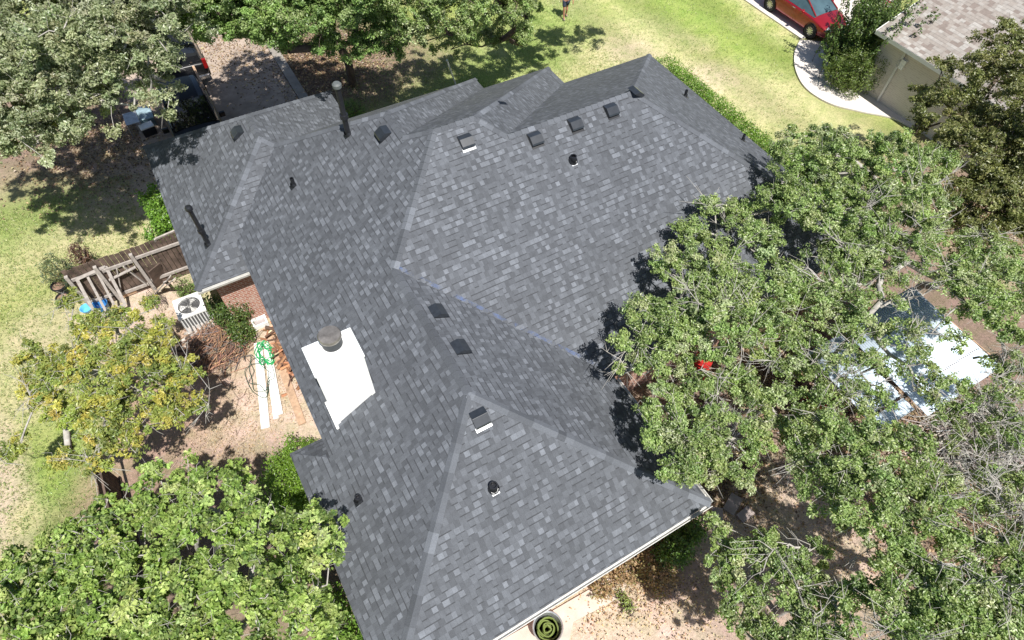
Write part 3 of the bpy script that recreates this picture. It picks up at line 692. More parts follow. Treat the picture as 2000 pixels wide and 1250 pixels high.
tree("oak_tree", "green oak over the front lawn, right of the dark trunked oak", "tree", g1, pt(955, 45), [(800, 30, 5.4, 1.2), (880, 20, 5.6, 1.2), (960, 5, 5.4, 1.1), (1010, -15, 5.2, .9), (850, -60, 6.5, 2.2), (830, 70, 4.6, .55), (910, 60, 4.6, .45), (990, 30, 4.4, .4), (1080, -60, 5.0, 1.3), (1130, -45, 4.6, .8), (930, 45, 5, .7), (1010, 20, 4.6, .6), (960, -50, 5.6, 1.6), (1020, 55, 3.8, .3), (990, 62, 2.7, .7), (1030, 22, 2.8, .7), (940, 80, 2.9, .7), (880, 85, 3.2, .7), (1020, 80, 2.2, .4), (1180, -72, 4.5, .9), (1240, -75, 4.4, .8), (1140, -60, 4.0, .7)], OAKR, 13, leaf=(.08, .044), per=200, dens=10, clump=.34, bark='bark_brown', fork=2.0)
tree("olive_green_tree", "dark olive tree on the right edge leaning over the beige shingle roof", "tree", None, pt(1900, 470), [(1850, 220, 5, 1.1), (1930, 170, 5.5, 1.3), (1985, 90, 6, 1.1), (1880, 310, 5, 1.2), (1960, 290, 5, 1.3), (1890, 390, 4.6, 1.0), (1970, 390, 4.8, 1.2), (1800, 190, 4.4, .45, .5, .7), (2040, 220, 6, 1.5), (1790, 245, 4.3, .4), (1880, 450, 4.2, .7), (1960, 460, 4.4, .8), (2030, 360, 5, 1.3), (1840, 120, 5.2, .28, .5, .8)], OLIVE, 14, leaf=(.085, .042), per=150, dens=11, clump=.30, bark='bark_brown', fork=1.5)
g2 = "oaks over the back yard"
GW_ = dict(leaf=(.062, .037), clump=.26, fork=1.5)
tree("oak_tree", "oak standing beside the far right roof corner, below the curved walk", "tree", g2, pt(1640, 460), [(1560, 310, 5.2, .85), (1640, 320, 5.6, 1.0), (1735, 320, 5.8, 1.0), (1800, 320, 5.4, .7), (1560, 400, 5.2, .95), (1650, 420, 5.4, 1.0), (1750, 410, 5.4, 1.0), (1810, 400, 5, .7), (1600, 275, 5, .5), (1430, 420, 4.6, .55), (1500, 400, 4.8, .6), (1480, 480, 4.8, .7), (1700, 480, 5, .7), (1640, 490, 4.9, .6), (1800, 450, 5, .6)], OAKR, 21, per=250, dens=10.5, bare=.03, **GW_)
tree("oak_tree", "oak overhanging the middle of the right eave, its shadow falling on the shingles", "tree", g2, pt(1430, 700), [(1340, 540, 4.7, .6), (1420, 560, 5, .8), (1310, 620, 4.7, .6), (1400, 650, 5, .9), (1250, 660, 4.6, .42), (1300, 700, 4.5, .55), (1510, 570, 5, .8), (1480, 640, 4.9, .8), (1390, 490, 4.7, .6), (1350, 760, 4.2, .6), (1270, 720, 4.4, .35), (1440, 750, 4.2, .6), (1218, 660, 4.7, .3), (1295, 505, 4.6, .42), (1250, 600, 4.6, .38), (1232, 715, 4.3, .3), (1350, 450, 4.6, .45), (1400, 410, 4.7, .45), (1380, 600, 4.9, .8), (1330, 660, 4.7, .6)], OAKR, 22, per=250, dens=10.5, bare=.03, **GW_)
tree("oak_tree", "thin crowned oak spreading over the white metal shed roof", "tree", g2, pt(1720, 640), [(1600, 560, 5, .8, .6, .8), (1700, 610, 5.1, .8, .6, .5), (1640, 680, 4.8, .7, .6, .6), (1750, 680, 4.9, .8, .6, .5), (1830, 640, 5, .6, .6, .4), (1690, 720, 4.7, .6, .6, .45), (1800, 740, 4.7, .6, .6, .45), (1620, 620, 4.9, .7, .6, .6), (1600, 760, 4.6, .7, .6, .8), (1700, 790, 4.6, .6, .6, .6), (1900, 580, 5, .8), (1960, 620, 5, .7), (1860, 540, 5, .6), (1780, 500, 5.1, .6), (1660, 500, 5, .7), (1540, 690, 4.7, .7), (1840, 770, 4.6, .6, .6, .6), (1950, 540, 5, .8), (1730, 530, 5, .5), (1920, 490, 4.8, .7), (1990, 560, 5, .7), (1980, 740, 4.4, .7)], OAKR, 23, [(1700, 560, 4.6, 1640, 480, 5.4, .04), (1700, 560, 4.4, 1590, 545, 5.4, .05), (1720, 600, 4.4, 1820, 560, 5.2, .03), (1560, 740, 4.2, 1500, 700, 5.0, .03), (1900, 700, 4, 1980, 690, 4.8, .03)], per=150, dens=13, bare=.03, **GW_)
tree("oak_tree", "oak whose tip hangs over the nearest right roof corner", "tree", g2, pt(1420, 850), [(1290, 820, 4.5, .5), (1370, 850, 4.4, .6), (1330, 900, 4.3, .5), (1420, 900, 4.2, .6), (1400, 830, 4.4, .5), (1480, 860, 4.2, .5), (1290, 780, 4.4, .35), (1350, 930, 4.1, .35), (1520, 800, 4.4, .6), (1560, 850, 4.2, .6), (1260, 800, 4.3, .3), (1300, 870, 4.2, .35)], OAKR, 24, [(1440, 800, 3.6, 1360, 860, 4.2, .03)], per=250, dens=10.5, bare=.03, **GW_)
tree("oak_tree", "leafy oak with pale dead branches low in the right part of the yard", "tree", g2, pt(1720, 1000), [(1630, 880, 4.8, .9), (1730, 900, 4.9, .9), (1680, 980, 4.9, .9), (1780, 980, 4.8, .8), (1600, 940, 4.6, .6), (1740, 1060, 4.6, .7), (1830, 930, 4.6, .45, .6, .7)], OAKR, 25, per=250, dens=10, bare=.04, **GW_)
tree("oak_tree", "half bare oak with grey twigs at the lower right edge", "tree", g2, pt(1950, 960), [(1900, 830, 4.5, .8, .6, .6), (1980, 800, 4.8, .8, .6, .8), (1900, 920, 4.4, .8, .6, .7), (1990, 900, 4.6, .9, .6, .8), (1960, 990, 4.5, .8, .6, .8), (1880, 1010, 4.4, .6, .6, .7), (2040, 1000, 4.6, 1.0)], OAKR, 26, [(2010, 850, 3.6, 1800, 870, 4.4, .045), (2010, 880, 3.6, 1830, 830, 4.6, .04), (2000, 910, 3.5, 1850, 905, 4.4, .035), (1990, 990, 3.6, 1880, 930, 4.5, .03), (2000, 840, 3.8, 1880, 790, 4.8, .03)], per=110, dens=10, bare=.3, **GW_)
tree("oak_tree", "oak in the lower right corner nearest the viewer", "tree", g2, pt(1800, 1180), [(1840, 1090, 4.6, .8), (1760, 1150, 4.6, .8), (1860, 1190, 4.8, .9), (1950, 1120, 4.7, .8), (1980, 1220, 4.8, .9), (1700, 1210, 4.5, .7), (1800, 1270, 4.8, .9), (1650, 1160, 4.2, .35), (1920, 1290, 4.8, .9), (2040, 1150, 4.8, .9)], OAKR, 27, [(1990, 1060, 4.6, 1850, 1095, 5.2, .04), (1985, 1050, 4.6, 1950, 1180, 5.2, .04), (1990, 1080, 4.6, 1900, 1150, 5.3, .03), (1960, 1000, 4.6, 1940, 925, 5.3, .03)], per=250, dens=9, bare=.06, **GW_)
tree("oak_tree", "small oak over the dry leaf litter at the bottom right", "tree", g2, pt(1520, 1200), [(1450, 1090, 3.6, .4), (1510, 1100, 3.8, .5), (1400, 1060, 3.4, .25), (1560, 1150, 3.9, .55), (1470, 1160, 3.7, .35), (1540, 1220, 3.9, .5), (1600, 1230, 4.0, .5), (1580, 1080, 3.6, .35), (1600, 1280, 4, .6), (1480, 1250, 3.7, .4), (1420, 1110, 3.4, .4), (1490, 1060, 3.5, .4), (1400, 1020, 3.2, .22), (1450, 1210, 3.5, .4)], OAKR, 28, [(1600, 1060, 3.4, 1500, 1090, 4.2, .035), (1640, 1200, 3.6, 1590, 1225, 4.4, .03)], per=190, dens=12, bare=.01, leaf=(.06, .036), clump=.2, fork=1.2)
LB = dict(leaf=(.08, .058), per=105, dens=9, clump=.22, bare=.0, bark='bark_grey', mat=LEAF_GLOSS, up=.7)
g3 = "broad leaved trees in the lower left"
tree("broadleaf_tree", "bright green broad leaved tree filling the bottom left corner", "tree", g3, pt(180, 1180), [(180, 1060, 4.4, .7), (90, 1120, 4.4, .75), (230, 1130, 4.7, .8), (110, 1210, 4.7, .9), (250, 1220, 4.9, .8), (20, 1150, 4.4, .7), (10, 1250, 4.7, .9), (160, 1290, 4.9, .9), (300, 1290, 4.8, .8), (130, 1050, 4.0, .3)], LIME, 31, fork=1.6, **LB)
tree("broadleaf_tree", "tall bright green broad leaved tree beside the nearest left eave", "tree", g3, pt(470, 1150), [(320, 960, 4.3, .6), (280, 1030, 4.4, .7), (400, 990, 4.5, .7), (380, 1080, 4.8, .8), (500, 1030, 4.5, .65), (480, 1120, 4.8, .8), (570, 1060, 4.3, .5), (350, 1170, 4.8, .8), (470, 1210, 4.8, .8), (580, 1150, 4.3, .55), (560, 1240, 4.3, .6), (420, 1290, 4.8, .8), (455, 940, 4.0, .28), (300, 915, 4.1, .22), (600, 1010, 4.1, .3), (622, 1040, 4.6, .38), (640, 1100, 4.4, .3), (610, 1100, 3.9, .4), (630, 1190, 3.6, .4), (660, 1260, 3.4, .4), (620, 1060, 3.8, .3), (380, 935, 4.1, .25), (220, 990, 4.1, .4)], LIME, 32, fork=1.6, **LB)
tree("yellowing_tree", "small tree with yellow and green leaves by the side fence", "tree", None, pt(240, 800), [(240, 650, 3.6, .65), (170, 640, 3.4, .4), (150, 730, 3.8, .75), (270, 730, 4.1, .95), (340, 740, 3.8, .55), (330, 800, 3.6, .5), (200, 810, 3.8, .7), (85, 720, 3.4, .5), (310, 660, 3.6, .5), (390, 795, 3.3, .28), (120, 800, 3.4, .4), (80, 760, 3.3, .4), (250, 850, 3.4, .5), (190, 890, 2.9, .4), (30, 870, 2.4, .38), (130, 900, 2.6, .35), (140, 590, 3.0, .3), (300, 600, 3.0, .22), (60, 690, 3.3, .3)], YELL, 33, leaf=(.085, .04), per=110, dens=14, clump=.22, bare=.03, bark='bark_grey', fork=1.0, clump_pal=.7)

# hedges and shrubs
hx = RV['SE'].x
shrub("clipped_hedge", "long clipped green hedge along the far right wall", "hedge", None, [((18.35, y, .62), (.8, .7, .64)) for y in np.arange(8.0, 18.3, .7)], HEDGE, 41, leaf=(.07, .04), n=42000, wob=.06)
c = pt(300, 390); shrub("leafy_shrub", "bright green shrub against the garage wall above the fence", "shrub", None, [((-2.35, 18.9, .75), (.45, .9, .8)), ((-2.5, 17.9, .8), (.5, .8, .75)), ((-2.4, 19.9, .7), (.4, .5, .65))], [(.14, .27, .03, 4), (.19, .33, .05, 3), (.06, .12, .02, 2)], 42, leaf=(.10, .06), n=6500)
shrub("green_bush", "bright yellow green bush below the chimney at the left eave", "shrub", None, [((-1.75, 7.75, .9), (.75, .55, 1.0)), ((-1.25, 8.25, .9), (.65, .5, .85)), ((-2.0, 7.1, .8), (.6, .6, .9)), ((-1.15, 7.6, .9), (.6, .6, 1.0)), ((-1.5, 6.5, .8), (.7, .6, .9))], [(.15, .26, .025, 4), (.19, .31, .04, 3), (.08, .15, .02, 2)], 43, leaf=(.06, .03), n=22000)
shrub("dark_shrub", "dark shrub growing against the garage brick wall beside the air conditioner", "shrub", None, [(pt(455, 612, .7), (.5, .4, .6)), (pt(470, 650, .5), (.35, .3, .45)), (pt(425, 600, .6), (.3, .3, .5))], [(.08, .14, .03, 4), (.16, .2, .05, 2), (.04, .07, .02, 2)], 44, leaf=(.07, .04), n=5200)
shrub("small_plant", "small green plant behind the air conditioner", "plant", None, [(pt(362, 565, .5), (.3, .25, .5))], [(.12, .2, .04, 3), (.18, .26, .07, 2)], 45, leaf=(.06, .02), n=1500)
shrub("potted_plant", "spiky grey green plant at the left end of the fence", "plant", None, [(pt(115, 530, .7), (.42, .42, .6)), (pt(150, 545, .6), (.3, .3, .5))], [(.08, .13, .06, 3), (.05, .08, .04, 2), (.25, .2, .08, 1)], 46, leaf=(.16, .02), n=1600)
shrub("dry_shrub", "reddish brown dry plant at the end of the fence", "plant", None, [(pt(158, 498, .8), (.25, .25, .5))], [(.16, .09, .06, 3), (.1, .06, .05, 2)], 47, leaf=(.12, .03), n=700)
shrub("weedy_plant", "leafy green plant under the nearest right eave", "plant", None, [(pt(1318, 1075, .5), (.45, .35, .5)), (pt(1350, 1040, .5), (.3, .25, .4))], [(.09, .17, .03, 3), (.15, .24, .05, 2), (.04, .07, .02, 1)], 48, leaf=(.08, .045), n=3500)
shrub("straggly_plant", "thin yellow green plant on the bare ground below the roof edge", "plant", None, [(pt(1225, 1180, .2), (.12, .2, .22)), (pt(1215, 1160, .2), (.1, .1, .2))], [(.3, .38, .1, 3), (.2, .28, .07, 2)], 49, leaf=(.045, .025), n=350)
shrub("withered_shrub", "withered tan shrub at the foot of the near right wall", "shrub", None, [(pt(1240, 1100, .35), (.55, .4, .35)), (pt(1180, 1140, .25), (.4, .3, .25)), (pt(1290, 1120, .25), (.45, .35, .3))], [(.40, .28, .16, 4), (.26, .16, .10, 2), (.16, .20, .06, 1), (.5, .36, .18, 1)], 50, leaf=(.07, .04), n=3200)
shrub("green_weed", "light green weed patch between the front garage and the bays", "plant", None, [(pt(688, 215, .2), (.5, .7, .25))], [(.2, .32, .08, 3), (.14, .25, .05, 2)], 51, leaf=(.05, .02), n=2500)

def plume_bush():
    rng = np.random.default_rng(60); c = pt(1664, 142); root = thing("plume_shrub", (c.x, c.y, 0), "tall shrub with long plume like shoots beside the neighbouring wall", "shrub"); O = np.array([c.x, c.y, 0.])
    sA = []; sB = []; ra = []; rb = []; pos = []; nr = []
    for i in range(330):
        th = rng.uniform(0, 2 * np.pi); tall = rng.random(); lean = rng.uniform(.05, .5) if tall > .45 else rng.uniform(.4, 1.2); L = rng.uniform(2.4, 4.3) if tall > .45 else rng.uniform(1.2, 2.2)
        d = np.array([math.cos(th) * lean, math.sin(th) * lean, 1.0]); d /= np.linalg.norm(d); p = O + np.array([rng.normal(0, .5), rng.normal(0, .5), .05]); m = 7; prev = p
        for j in range(1, m + 1):
            q = p + d * L * j / m + np.array([0, 0, -.25 * lean * (j / m) ** 2 * L * .4]) + rng.normal(0, .02, 3); sA.append(prev); sB.append(q); ra.append(.014 * (1 - j / m * .7)); rb.append(.012 * (1 - j / m * .7))
            if j > 1:
                k = 22; t = rng.random((k, 1)); cc = prev * (1 - t) + q * t; o_ = unit(np.cross(rng.normal(size=(k, 3)), d)); pos.append(cc + o_ * .07 + d * .04); nr.append(unit(o_ * .4 + rng.normal(0, .5, (k, 3)) + [0, 0, .4]))
            prev = q
    P_ = np.concatenate(pos); Nn = np.concatenate(nr); m = len(P_); cc = pal(rng, m, [(.11, .175, .045, 3), (.18, .26, .07, 2), (.06, .10, .03, 2)])
    s = rng.uniform(.8, 1.3, m); V, Q, C_ = leaves(P_ - O, Nn, .13 * s, .05 * s, cc, rng); link("foliage", np_mesh("foliage", V, Q, C_), LEAF, root)
    V, Q = tubes(np.array(sA) - O, np.array(sB) - O, ra, rb); link("stems", np_mesh("stems", V, Q, None, True), M['bark_brown'], root)
plume_bush()
shrub("green_bush", "bright green bush along the nearest left eave at the bottom", "shrub", None, [((-1.75, 4.2, .8), (.6, .8, .9)), ((-1.8, 2.9, .8), (.6, .9, .9)), ((-1.8, 1.9, .7), (.6, .7, .8))], [(.13, .24, .03, 4), (.18, .30, .05, 3), (.05, .10, .015, 2.5)], 62, leaf=(.08, .045), n=9000)
c = pt(1682, 146, .8); shrub("round_bush", "dense rounded bush at the foot of the plume shrub by the curved walk", "shrub", None, [((c.x, c.y + .1, .95), (1.0, .9, .95)), ((c.x + .35, c.y + .5, 1.0), (.8, .8, 1.0)), ((c.x - .5, c.y + .6, .8), (.7, .7, .8))], [(.13, .19, .04, 4), (.2, .26, .065, 3), (.06, .09, .02, 2)], 61, leaf=(.08, .03), n=13000)

# ------------------------------------------------------------------ neighbouring house
NX = pt(1712, 58, 2.7).x; NY1 = pt(1712, 58, 2.7).y; NY0 = -14.0; NS_ = .36
nh = thing("neighbour_house", (NX + 5, 2, 0), "neighbouring pale brick house with a beige and brown shingle roof", "house"); ni = Matrix.Translation(-Vector(nh.location))
bm = bmesh.new(); uvl = bm.loops.layers.uv.new("UVMap"); W2 = 6.5; kk = math.hypot(1, NS_)
for pts_, s in (([(NX, NY0, 2.7), (NX + W2, NY0, 2.7 + W2 * NS_), (NX + W2, NY1, 2.7 + W2 * NS_), (NX, NY1, 2.7)], 1), ([(NX + W2, NY0, 2.7 + W2 * NS_), (NX + 2 * W2, NY0, 2.7), (NX + 2 * W2, NY1, 2.7), (NX + W2, NY1, 2.7 + W2 * NS_)], -1)):
    vs = [bm.verts.new(p) for p in pts_]; f = bm.faces.new(vs); f.normal_update()
    if f.normal.z < 0: f.normal_flip()
    for l in f.loops: l[uvl].uv = (l.vert.co.y, l.vert.co.x * kk * s + 200)
me = bpy.data.meshes.new("roof"); bm.to_mesh(me); bm.free(); me.transform(ni); nroof = link("roof", me, M['roof2'], nh)
WPn = [Vector((NX + .4, NY0 + .3, 0)), Vector((NX + 2 * W2 - .4, NY0 + .3, 0)), Vector((NX + 2 * W2 - .4, NY1 - .3, 0)), Vector((NX + .4, NY1 - .3, 0))]
wall_mesh(WPn, -.1, 2.56, "wall", M['brick2'], nh, ni)
mb = MB(); mb.box((NX + .01, (NY0 + NY1) / 2, 2.61), (.03, NY1 - NY0, .16)); mb.bar((NX, NY1 - .01, 2.62), (NX + W2, NY1 - .01, 2.62 + W2 * NS_), .03, .16); mb.bar((NX + W2, NY1 - .01, 2.62 + W2 * NS_), (NX + 2 * W2, NY1 - .01, 2.62), .03, .16); mb.build("fascia", M['white'], nh, xf=ni)
mb = MB(); mb.add([(NX + .4, NY1 - .3, 2.56), (NX + 2 * W2 - .4, NY1 - .3, 2.56), (NX + W2, NY1 - .3, 2.56 + (W2 - .4) * NS_)], [(0, 1, 2)]); mb.build("gable", M['brick2'], nh, xf=ni)
mb = MB(); mb.box((NX + W2 - .01, (NY0 + NY1) / 2, 2.55), (2 * W2 - .1, NY1 - NY0 - .06, .02)); mb.build("soffit", M['soffit'], nh, xf=ni)
dy = pt(1745, 150, 1.2).y; mb = MB(); mb.box((NX + .35, dy, 1.25), (.08, .09, 2.5)); mb.build("downspout", M['gutter'], nh, xf=ni)
mb = MB(); mb.box((NX + .36, dy - .1, 1.9), (.1, .3, .4)); mb.build("meter_box", M['whitemetal'], nh, xf=ni, bevel=.01)

# ------------------------------------------------------------------ vehicles
def glassmat(name, c=(.02, .03, .035)):
    m, nt, p = newmat(name); p.inputs['Base Color'].default_value = (*c, 1); p.inputs['Roughness'].default_value = .04; p.inputs['Specular IOR Level'].default_value = .9
    nt.links.new(ramp(nt, noise_tex(nt, 2, 3, geo_pos(nt)), [(.3, c), (.7, tuple(q * 1.6 for q in c))]), p.inputs['Base Color']); return m
M['glass'] = glassmat("car_glass", (.05, .085, .10)); M['glassd'] = glassmat("dark_glass", (.008, .009, .011))
M['carred'] = plain("red_car_paint", (.27, .008, .014), .25, .25, .1, 2, .6, .8); M['carblack'] = plain("black_car_paint", (.009, .009, .010), .35, .0, .3, 3, .35, .0)
M['tyre'] = plain("tyre_rubber", (.02, .02, .02), .8); M['rim'] = plain("alloy_rim", (.55, .55, .56), .3, .8, .1, 8); M['lamp'] = plain("clear_lamp", (.7, .7, .72), .1, .2, .1); M['tail'] = plain("red_lamp", (.22, .008, .008), .2)
M['chrome'] = plain("chrome", (.6, .6, .6), .15, .9, .1); M['plate'] = plain("number_plate_white", (.7, .7, .7), .5)

def car(name, label, loc, rz, L, Wd, paint, group, stations, cabin, wheelx, wr=.33, glass='glassd', extra=None):
    """local +X is the front. stations: (x, halfwidth, sill z, belt z, top z); cabin: (x, halfwidth bottom, z bottom, halfwidth top, z top)"""
    root = thing(name, loc, label, "car" if 'pickup' not in name else "pickup truck", group, rz)
    def loft(rings, closed=True):
        vs = []; fs = []; n = len(rings[0])
        for r in rings: vs += r
        for i in range(len(rings) - 1):
            for k in range(n - (0 if closed else 1)): fs.append((i * n + k, i * n + (k + 1) % n, (i + 1) * n + (k + 1) % n, (i + 1) * n + k))
        fs.append(tuple(range(n))); fs.append(tuple(range((len(rings) - 1) * n, len(rings) * n))); return vs, fs
    rings = []
    for x, hw, zs, zb, zt in stations:
        half = [(.0, zs), (hw * .86, zs), (hw * .97, zs + .08), (hw, (zs + zb) / 2 + .05), (hw * .975, zb - .05), (hw * .93, zb), (hw * .6, zt), (0, zt + .015)]
        rings.append([Vector((x, y, z)) for y, z in half] + [Vector((x, -y, z)) for y, z in reversed(half[1:-1])])
    mb = MB(); mb.add(*loft(rings)); b = mb.build("body", paint, root, smooth=True); b.modifiers.new("s", 'SUBSURF').levels = 2; b.modifiers["s"].render_levels = 2
    # glass house
    rings = []
    for x, hb, zb, ht, zt in cabin:
        half = [(0, zb), (hb, zb), (ht, zt - .03), (ht * .86, zt), (0, zt + .02)]
        rings.append([Vector((x, y, z)) for y, z in half] + [Vector((x, -y, z)) for y, z in reversed(half[1:-1])])
    mb = MB(); mb.add(*loft(rings)); mb.build("window_glass", M[glass], root, smooth=True)
    # roof panel and pillars laid just over the glass
    rf = [c_ for c_ in cabin if c_[4] > max(q[4] for q in cabin) - .12]; mb = MB(); vs = []; ny = 5
    for x, hb, zb, ht, zt in rf:
        for k in range(ny): t = -1 + 2 * k / (ny - 1); vs.append((x, t * ht * .99, zt + .012 + .02 * (1 - t * t) - (.035 if abs(t) == 1 else 0)))
    fs = [(i * ny + k, i * ny + k + 1, (i + 1) * ny + k + 1, (i + 1) * ny + k) for i in range(len(rf) - 1) for k in range(ny - 1)]
    mb.add(vs, fs); mb.build("roof_panel", paint, root, smooth=True)
    mb = MB()
    for sy in (-1, 1):
        for i in range(len(cabin) - 1):
            a, c_ = cabin[i], cabin[i + 1]
            if abs(a[4] - c_[4]) > .1: mb = MB(); mb.bar((a[0], sy * a[3], a[4]), (c_[0], sy * c_[3], c_[4]), .055, .04); mb.build("pillar", paint, root)
        for fx in (.42,):
            mb = MB()
            x = cabin[0][0] * fx + cabin[-1][0] * (1 - fx); a = rf[0]; mb.bar((x, sy * (a[1] + .003), a[2]), (x, sy * (a[3] + .005), a[4]), .07, .02, (0, 1, 0)); mb.build("pillar", paint, root)
    for wx in wheelx:
        for sy in (-1, 1):
            hwy = Wd / 2 - .10; mb = MB(); c0 = Vector((wx, sy * hwy, wr)); prof = [(wr * .62, -.10), (wr * .9, -.11), (wr, -.08), (wr, .08), (wr * .9, .11), (wr * .62, .10)]
            mb.lathe(prof, (0, 0, 0), 28); R = Matrix.Translation(c0) @ Matrix.Rotation(math.radians(90 if sy < 0 else -90), 4, 'X'); t_ = mb.build("tyre", M['tyre'], None, smooth=True, xf=R)
            wl = t_; wl.name = "wheel"; wl.parent = root; mb = MB(); mb.lathe([(wr * .63, .085), (wr * .58, .10), (wr * .55, .07)], (0, 0, 0), 24); mb.lathe([(wr * .14, .09), (0, .1)], (0, 0, 0), 10)
            for k in range(10):
                an = 2 * math.pi * k / 10; mb.bar((0, 0, .085), (wr * .6 * math.cos(an), wr * .6 * math.sin(an), .08), .045, .02)
            mb.build("rim", M['rim'], wl, smooth=False, xf=R); mb = MB(); mb.lathe([(wr * .62, .05), (0, .05)], (0, 0, 0), 16); mb.build("brake_disc", M['dark'], wl, xf=R)
            mb = MB(); mb.lathe([(wr * 1.03, .0), (wr * 1.12, .0), (wr * 1.12, .04), (wr * 1.03, .04)], (0, 0, 0), 26); RR = Matrix.Translation(Vector((wx, sy * (Wd / 2 - .035), wr + .01))) @ Matrix.Rotation(math.radians(90 if sy < 0 else -90), 4, 'X'); mb.build("wheel_arch", M['dark'], root, xf=RR)
    if extra: extra(root)
    return root
def red_extra(root):
    for sy in (-1, 1):
        mb = MB(); mb.box((2.13, sy * .62, .66), (.26, .34, .12), (0, .35, sy * -.45)); mb.build("headlight", M['lamp'], root, bevel=.03)
        mb = MB(); mb.box((.62, sy * .97, .97), (.12, .2, .12)); mb.build("wing_mirror", M['carred'], root, bevel=.03)
        for hx_ in (.05, -.85): 
            mb = MB(); mb.box((hx_, sy * .905, .86), (.17, .03, .025)); mb.build("door_handle", M['chrome'], root, bevel=.008)
    mb = MB(); mb.box((2.31, 0, .5), (.06, .9, .16)); mb.build("grille", M['dark'], root)
    mb = MB(); mb.box((2.345, 0, .5), (.02, .5, .03)); mb.build("grille_bar", M['chrome'], root)
    for sy in (-1, 1): mb = MB(); mb.box((2.30, sy * .62, .36), (.06, .25, .05)); mb.build("fog_lamp_trim", M['chrome'], root)
ST = [(-2.3, .74, .36, .8, .86), (-2.15, .84, .28, .9, 1.0), (-1.5, .9, .2, .93, 1.0), (-.4, .91, .19, .94, .98), (.8, .91, .19, .93, .98), (1.35, .9, .2, .88, .93), (1.9, .87, .24, .76, .82), (2.2, .78, .28, .66, .7), (2.33, .62, .34, .56, .6)]
CB = [(-1.75, .74, .93, .55, .98), (-1.0, .8, .93, .6, 1.38), (-.5, .82, .94, .62, 1.45), (.1, .82, .94, .62, 1.44), (.35, .82, .93, .61, 1.39), (1.25, .8, .9, .72, .95)]
wf = pt(1578, 75); wb = pt(1497, 22)
ccx_ = (wf.x + wb.x) / 2 + .87; ccy_ = (wf.y + wb.y) / 2
car("red_car", "red sedan parked on the pale neighbouring driveway", (ccx_, ccy_, .045), math.radians(-90), 4.6, 1.82, M['carred'], None, ST, CB, (1.36, -1.36), .33, 'glass', red_extra)

def truck_extra(root):
    mb = MB()
    for sy in (-1, 1): mb.bar((-2.7, sy * .86, 1.02), (-.95, sy * .86, 1.02), .09, .06)
    mb.build("bed_rail", M['wood3'], root)
    mb = MB(); mb.box((-1.85, 0, .98), (1.65, 1.5, .02)); mb.build("bed_floor", M['dark'], root)
    for sy in (-1, 1):
        mb = MB(); mb.box((1.15, sy * 1.05, 1.15), (.14, .22, .2)); mb.build("wing_mirror", M['carblack'], root, bevel=.03)
        mb = MB(); mb.box((2.68, sy * .7, .85), (.1, .3, .18)); mb.build("headlight", M['lamp'], root, bevel=.02)
        mb = MB(); mb.bar((-1.0, sy * .9, .45), (1.2, sy * .9, .45), .14, .05); mb.build("side_step", M['wood3'], root)
    mb = MB(); mb.box((1.12, .45, 1.22), (.16, .22, .01), (0, .5, 0)); mb.build("windscreen_paper", plain("lilac_paper", (.5, .42, .7), .6), root)
ST2 = [(-2.78, .88, .5, .95, .98), (-2.7, .92, .45, 1.0, 1.03), (-1.2, .94, .42, 1.02, 1.05), (.3, .94, .4, 1.04, 1.08), (1.3, .94, .4, 1.03, 1.1), (2.2, .92, .42, .98, 1.07), (2.6, .88, .45, .92, 1.0), (2.75, .8, .5, .8, .85)]
CB2 = [(-1.05, .85, 1.02, .7, 1.1), (-.95, .86, 1.03, .72, 1.72), (-.3, .87, 1.04, .73, 1.8), (.3, .87, 1.04, .73, 1.77), (.5, .87, 1.04, .72, 1.7), (1.3, .85, 1.05, .78, 1.1)]
wp = pt(372, 222, 1.4)
car("pickup_truck", "black pickup truck with a glossy hood facing the garage", (wp.x, wp.y + .9 , .04), math.radians(-90), 5.5, 1.9, M['carblack'], "dark vehicles on the left driveway", ST2, CB2, (1.8, -1.7), .38, 'glassd', truck_extra)
def suv_extra(root):
    for sy in (-1, 1):
        mb = MB(); mb.box((-2.52, sy * .84, 1.0), (.12, .16, .42)); mb.build("tail_light", M['tail'], root, bevel=.02)
    mb = MB(); mb.box((-2.60, .1, .78), (.02, .34, .17)); mb.build("number_plate", M['plate'], root)
    mb = MB(); mb.box((-2.62, 0, .5), (.14, 1.7, .18)); mb.build("rear_bumper", M['chrome'], root, bevel=.03)
    mb = MB()
    for sy in (-1, 1): mb.bar((-1.8, sy * .68, 1.83), (.3, sy * .68, 1.83), .04, .04)
    mb.build("roof_rails", M['black'], root)
ST3 = [(-2.55, .88, .45, 1.0, 1.02), (-2.45, .92, .4, 1.05, 1.08), (-1.2, .94, .38, 1.05, 1.08), (.3, .94, .38, 1.05, 1.08), (1.2, .94, .38, 1.03, 1.1), (2.1, .9, .42, .96, 1.04), (2.45, .8, .5, .8, .85)]
CB3 = [(-2.42, .84, 1.04, .74, 1.2), (-2.1, .86, 1.05, .72, 1.72), (-1.0, .87, 1.05, .72, 1.78), (.2, .87, 1.05, .72, 1.76), (.4, .87, 1.05, .71, 1.7), (1.25, .85, 1.05, .76, 1.1)]
wp = pt(370, 145, .8)
car("sport_utility_car", "black car seen from behind with red tail lights, parked beyond the pickup truck", (wp.x - .1, wp.y + 2.6, .04), math.radians(90), 5.0, 1.9, M['carblack'], "dark vehicles on the left driveway", ST3, CB3, (1.5, -1.5), .37, 'glassd', suv_extra)

